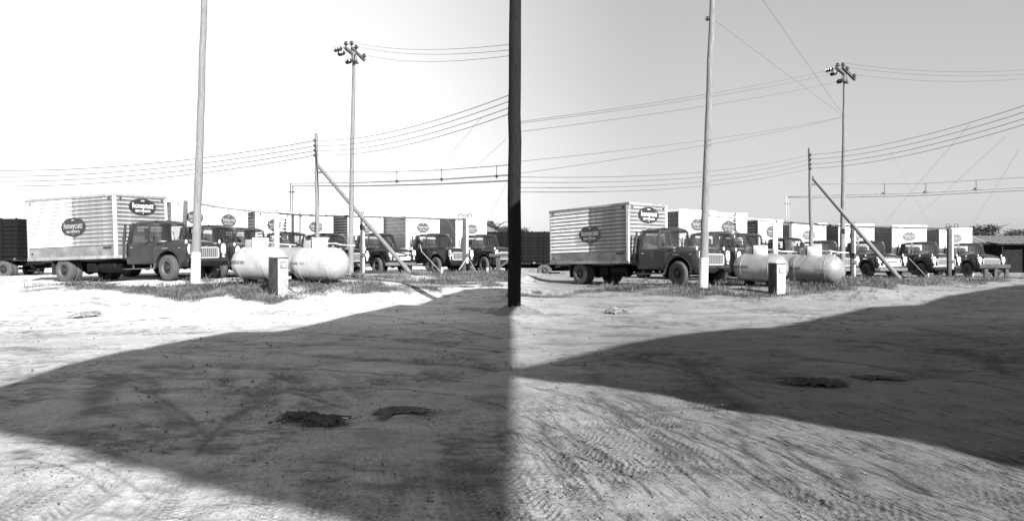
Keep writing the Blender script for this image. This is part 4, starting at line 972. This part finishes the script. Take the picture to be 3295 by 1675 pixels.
pump('left', P['pumpL']+Vector((0, 0, .02)), R(62), 1.0, M_pump); pump('right', P['pumpR']+Vector((0, 0, .02)), R(25), .98, M_pump)

# ---------------------------------------------------------------- stakes, barricade, rods
for (u, v, y, lab) in ((1421, 876, 30.5, 'short pale stake under the truck with lattice grille, left yard'), (1567, 877, 30.5, 'short pale stake under the rightmost truck, left yard'), (2985, 893, 35, 'short pale stake under the truck with lattice grille, right yard'), (3129, 894, 34, 'short pale stake under the rightmost truck, right yard')):
    p_ = PX(u, v, y); o = MB().box(-.05, .05, -.04, .04, -.2, .24).build('stake', M_conc, None, bevel=.01); o.location = (p_.x, y, p_.z); o.rotation_euler = (.05, .08, .3); tag(o, lab, 'stake', 'short pale stakes')
def barricade(gl, uv, y):
    a = PX(uv[0][0], uv[0][1], y); r = thing('barricade', 'dark timber barricade in front of the rightmost truck, %s yard' % gl, 'barricade', (a.x, y, terrain(a.x, y)), 0, 'timber barricades')
    z = lambda v: PX(0, v, y).z-r.location.z
    x = lambda u: PX(u, 0, y).x-a.x
    MB().box(x(uv[1]), x(uv[2]), -.06, .02, z(uv[3]), z(uv[4])).build('rail', M_timber, r, bevel=.01)
    for (u, w) in uv[5]: MB().box(x(u)-w, x(u)+w, .02, .14, -.3, z(uv[4])-.005).build('post', M_timber, r, bevel=.01)
    MB().bar((x(uv[1])+.1, .2, -.1), (x(uv[2])-.2, .16, z(uv[3])), .1).build('cross_brace', M_timber, r)
barricade('left', [(1600, 874), 1574, 1665, 826, 816, [(1603, .10), (1652, .08)]], 31.5)
barricade('right', [(3170, 895), 3150, 3250, 862, 850, [(3175, .10), (3207, .09), (3242, .09)]], 35)
for i, (pts, lab) in enumerate(((((1352, 788, 31), (1357, 809, 31), (1417, 873, 30.3)), 'bent guy rod running to a pale stake, left yard'), (((1508, 832, 32), (1529, 868, 30.5)), 'short guy rod at the dark and white post, left yard'), (((1504, 828, 32.4), (1477, 868, 31)), 'stout guy rod under the lattice grille, left yard'),
        (((2925, 830, 36), (2982, 890, 34.8)), 'guy rod running to a pale stake, right yard'))):
    wire(lab, [PX(*q) for q in pts], .016 if i != 2 else .03, M_guy, 'guy rod', 'guy_rod')

# ---------------------------------------------------------------- rags on the ground
def rag(lab, u, v, w, d, h, m, seed, name='rag', yaw=0, cat='rag'):
    p_ = ground_at(u, v); nx, ny = 64, 36; vs = []; fs = []
    X, Y = np.meshgrid(np.linspace(-1, 1, nx), np.linspace(-1, 1, ny)); ang = np.arctan2(Y, X)
    rr_ = 1+.55*fbm(np.cos(ang)*2.4+seed, np.sin(ang)*2.4, 3, seed); XX = X*rr_*w/2; YY = Y*rr_*d/2+.25*d*np.sin(X*3+seed)
    rdg = np.abs(fbm(XX*13/w*.6+seed+YY*5/w, YY*15/w+seed, 4, seed))
    edge = np.clip(1.15-np.maximum(np.abs(X), np.abs(Y)), 0, 1)
    Z = h*(.06+2.6*(.20-rdg).clip(0, 1)*edge+.45*vnoise(X*4+seed, Y*3, seed+1)*edge)
    c, s = math.cos(yaw), math.sin(yaw)
    xs = p_.x+XX*c-YY*s; ys = p_.y+XX*s+YY*c; zz = terrain_np(xs.ravel(), ys.ravel()).reshape(xs.shape)
    for a in range(ny):
        for b in range(nx): vs.append((xs[a, b]-p_.x, ys[a, b]-p_.y, zz[a, b]-p_.z+Z[a, b]))
    for a in range(ny-1):
        for b in range(nx-1):
            if edge[a, b] > .10+.55*vnoise(np.array([b*.28]), np.array([a*.45]), seed+5)[0]: fs.append((a*nx+b, a*nx+b+1, (a+1)*nx+b+1, (a+1)*nx+b))
    o = MB().add(vs, fs).build(name, m, None, smooth=True, angle=45); o.location = p_; tag(o, lab, cat)
rag('crumpled dark cloth lying in the left yard shadow, the bigger of two', 1005, 1362, .66, .34, .10, M_rag, 3, yaw=.05)
rag('flat muddy cloth right of the crumpled dark cloth, left yard shadow', 1290, 1334, .56, .34, .045, M_rag2, 8, yaw=.5)
rag('crumpled pale paper lying on the sunlit sand, left yard', 278, 1018, .62, .6, .17, M_ragw, 12, 'crumpled_paper', .4, 'paper')
rag('crumpled dark cloth lying in the right yard shadow, the bigger of two', 2610, 1238, .74, .40, .10, M_rag, 23, yaw=.1)
rag('flat dark cloth right of the crumpled dark cloth, right yard shadow', 2820, 1218, .58, .34, .045, M_rag, 28, yaw=.4)
rag('crumpled pale paper lying on the sunlit sand, right yard', 1978, 1007, .66, .6, .17, M_ragw, 32, 'crumpled_paper', .4, 'paper')
rag('small dark scrap just above left of the crumpled cloth, left yard shadow', 934, 1345, .10, .07, .04, M_rag, 44)
rag('small dark clod right of the flat muddy cloth, left yard shadow', 1368, 1322, .12, .05, .02, M_rag2, 47)

# ---------------------------------------------------------------- sheds and trees beyond
def shed(gl, a, b, ridge, y, lab, depth=9, flip=False):
    e0 = PX(*a, y); e1 = PX(*b, y); rz = PX(*ridge, y+depth*.5)
    g = terrain(e1.x, y); r = thing('tin_roofed_shed', lab, 'shed', (e0.x, y, g))
    ez = e0.z-g; L = e1.x-e0.x; rh = rz.z-g
    # hipped roof: ribs as raised parts
    V = [(0,0,ez),(L,0,ez),(L,depth,ez),(0,depth,ez),(L-(e1.x-rz.x),depth*.5,rh),(0,depth*.5,rh)]
    MB().add(V, [(0,1,4,5),(1,2,4),(2,3,5,4),(3,0,5),(0,3,2,1)]).build('roof', M_roof, r)
    n = max(4, int(L/.55))
    for k in range(n):
        x0 = L*(k+.5)/n; top = Vector((min(x0, V[4][0]), depth*.5, rh))
        if x0 > V[4][0]: t = (L-x0)/(L-V[4][0]); top = Vector((L, 0, ez)).lerp(Vector(V[4]), t)
        MB().bar(Vector((x0, 0, ez+.02)), top+Vector((0, 0, .02)), .06, .05).build('roof_rib', M_roof, r)
    MB().box(-.2, L+.15, -.15, .0, ez-.14, ez+.0).build('eave_board', M_shed, r)
    MB().box(.3, L-.9, .6, depth-.6, 0, ez-.145).build('wall', M_shed, r)
    for x in (.4, L*.5, L-.4): MB().box(x-.07, x+.07, .05, .2, -.4, ez-.145).build('post', M_shed, r)
    if flip:
        for o in r.children:
            for v_ in o.data.vertices: v_.co.x = L-v_.co.x
            o.data.flip_normals()
shed('left', (1480, 755), (1622, 755), (1560, 722), 56, 'low hip roofed shed of ribbed tin behind the rightmost truck, left yard')
shed('right', (3020, 781), (3178, 781), (3100, 742), 60, 'low hip roofed shed of ribbed tin behind the rightmost truck, right yard')
shed('right', (3214, 783), (3420, 783), (3350, 758), 66, 'second tin roofed shed at the extreme right edge of the picture', 9, True)
def tree(lab, u, vtop, y, w, seed, dense=1.0):
    g = random.Random(seed); gen = np.random.default_rng(seed)
    x = (u-CX)/F*y; gz = terrain(x, y); H = PX(u, vtop, y).z-gz
    r = thing('tree', lab, 'tree', (x, y, gz), 0, 'dark trees beyond the trucks')
    t = MB(); t.tube([(0,0,-.3),(.1,0,H*.3),(-.05,.1,H*.62),(0,0,H*.86)], [.32, .24, .14, .04], 9)
    tips = []
    for k in range(13):
        z = H*(.25+.6*k/13); a = g.uniform(0, 6.28); L = w*.5*(1-(z/H-.35)**2)*g.uniform(.6, 1.0)
        e = Vector((math.cos(a)*L, math.sin(a)*L, z+L*.25)); t.tube([(0, 0, z), e*.5+Vector((0,0,z*.5+.1)), e], [.09, .06, .02], 6); tips += [e, e*.6+Vector((0,0,z*.4+.3))]
    t.build('trunk', M_bark, r, smooth=True)
    cl = []
    for q in range(46):
        d_ = gen.normal(0, 1, 3); d_ /= np.linalg.norm(d_); rr_ = gen.random()**.4
        cl.append(np.array([d_[0]*w*.40*rr_, d_[1]*w*.40*rr_, H*.52+d_[2]*H*.36*rr_]))
    n = int(12000*dense); c = np.array(cl)[gen.integers(0, len(cl), n)]; d = gen.normal(0, 1, (n, 3)); d /= np.linalg.norm(d, axis=1)[:, None]
    c = c+d*(gen.random((n, 1))**.5)*w*np.array([.13, .13, .10])*gen.uniform(.7, 1.15, (n, 1)); c[:, 2] = np.maximum(c[:, 2], .2)
    s = gen.uniform(.08, .2, (n, 1)); u1 = gen.normal(0, 1, (n, 3)); u1 /= np.linalg.norm(u1, axis=1)[:, None]; u2 = np.cross(u1, gen.normal(0, 1, (n, 3))); u2 /= np.linalg.norm(u2, axis=1)[:, None]
    V = np.stack([c-u1*s, c+u2*s*.6, c+u1*s, c-u2*s*.6], 1).reshape(-1, 3); me = bpy.data.meshes.new('crown')
    me.vertices.add(len(V)); me.vertices.foreach_set('co', V.ravel()); me.loops.add(n*4); me.loops.foreach_set('vertex_index', np.arange(n*4)); me.polygons.add(n); me.polygons.foreach_set('loop_start', np.arange(n)*4); me.update(calc_edges=True)
    me.materials.append(M_leaf); o = bpy.data.objects.new('crown', me); COL.objects.link(o); o.parent = r
TR = [(1606, 694, 95, 8.0, 'round dark tree right of the rightmost white box, left yard'), (1650, 712, 100, 7.0, 'dark tree behind the black pole, left yard side'), (1574, 698, 110, 4.0, 'small tree top peeking over the rightmost white box, left yard'), (1476, 684, 110, 3.6, 'tree top just showing between two white boxes, left yard'),
      (3136, 728, 100, 6.2, 'dark tree behind the tin shed roof, left of the domed tree'), (3178, 714, 105, 10.0, 'largest domed dark tree behind the tin shed roof, right yard'), (3240, 730, 110, 9.0, 'lower dark tree right of the domed tree, right yard'), (3290, 735, 112, 9.0, 'dark tree at the extreme right edge of the picture'), (3063, 702, 115, 4.0, 'tree top just showing over the rightmost white box, right yard'), (3204, 770, 78, 4.4, 'low dark tree in the gap between the two tin roofs, right yard')]
for i, (u, v, y, w, lab) in enumerate(TR): tree(lab, u, v, y, w, 40+i)
# far low wood along the horizon
def far_wood(y, u0, u1, v, seed):
    gen = np.random.default_rng(seed); n = 26000; x0 = (u0-CX)/F*y; x1 = (u1-CX)/F*y
    x = gen.uniform(x0, x1, n); yy = y+gen.uniform(-4, 4, n); top = (CY-v)/F*y+CH; gz = terrain_np(x, yy)
    z = gz+(top-gz)*(.62+.5*vnoise(x*.25, x*0, seed)+.25*vnoise(x*.9, x*0, seed+2)-.2)*gen.random(n)**.5
    c = np.stack([x, yy, z], 1); s = gen.uniform(.15, .45, (n, 1)); u_ = gen.normal(0, 1, (n, 3)); u_ /= np.linalg.norm(u_, axis=1)[:, None]; w_ = np.cross(u_, gen.normal(0, 1, (n, 3))); w_ /= np.linalg.norm(w_, axis=1)[:, None]
    V = np.stack([c-u_*s, c+w_*s*.7, c+u_*s, c-w_*s*.7], 1).reshape(-1, 3); me = bpy.data.meshes.new('distant_wood')
    me.vertices.add(len(V)); me.vertices.foreach_set('co', V.ravel()); me.loops.add(n*4); me.loops.foreach_set('vertex_index', np.arange(n*4)); me.polygons.add(n); me.polygons.foreach_set('loop_start', np.arange(n)*4); me.update(calc_edges=True)
    me.materials.append(M_leaf); o = bpy.data.objects.new('distant_wood', me); COL.objects.link(o); tag(o, 'low distant wood along the horizon behind the parked trucks', 'wood', kind='stuff')
far_wood(125, -300, 3700, 800, 5)

# ---------------------------------------------------------------- unseen roofs added behind the viewpoint, outlined to cast the yard shadows
HR_ = 7.0; back = Vector((SUN_DIR.x, SUN_DIR.y, 0))/math.tan(SUN_EL)
K = 3295/2575.
def shade_roof(lab, pix, extra, posts, tail):
    pts = []
    for (u, v) in pix:
        g = ground_at(u*K, v*K) if v*K > 870 else None
        pts.append(g+back*(HR_-g.z))
    pts += [Vector((e[0], e[1], 0))+back*HR_ for e in extra]
    for (u, v) in tail:
        g = ground_at(u*K, v*K); pts.append(g+back*(HR_-g.z))
    r = thing('shade_canopy', lab, 'shed', (pts[0].x, pts[0].y, 0))
    o = Vector((pts[0].x, pts[0].y, 0))
    MB().prism([(p_.x-o.x, p_.y-o.y) for p_ in pts], HR_, HR_+.12, 'xy').build('roof', M_roof, r)
    for (x, y) in posts: MB().box(x-.07-o.x, x+.07-o.x, y-.07-o.y, y+.07-o.y, -.2, HR_-.002).build('post', M_timber, r)
shade_roof('unseen flat roof on posts, added behind the viewpoint to shade the left yard', [(-190, 1042), (-60, 995), (40, 965), (150, 925), (300, 888), (480, 857), (590, 838), (700, 838), (780, 822), (900, 790), (1010, 768), (1060, 768), (1120, 745), (1180, 730), (1289, 727)],
    [(.03, 12), (.045, 2.4)], [(7.0, -9.2), (5.6, -7)], [(900, 1330), (750, 1292), (580, 1250), (450, 1208), (300, 1165), (150, 1128), (40, 1103)])
shade_roof('unseen flat roof on posts, added behind the viewpoint to shade the right yard', [(1288, 946), (1312, 937), (1450, 905), (1600, 868), (1750, 842), (1890, 826), (1960, 826), (2010, 818), (2200, 775), (2330, 768), (2400, 745), (2535, 722)],
    [(24, 29.5), (34, 22), (14, -1)], [(12, -6), (20, 3), (34, 8)], [(2900, 1240), (2535, 1167), (2300, 1118), (2000, 1062), (1700, 1005), (1500, 972), (1312, 955)])
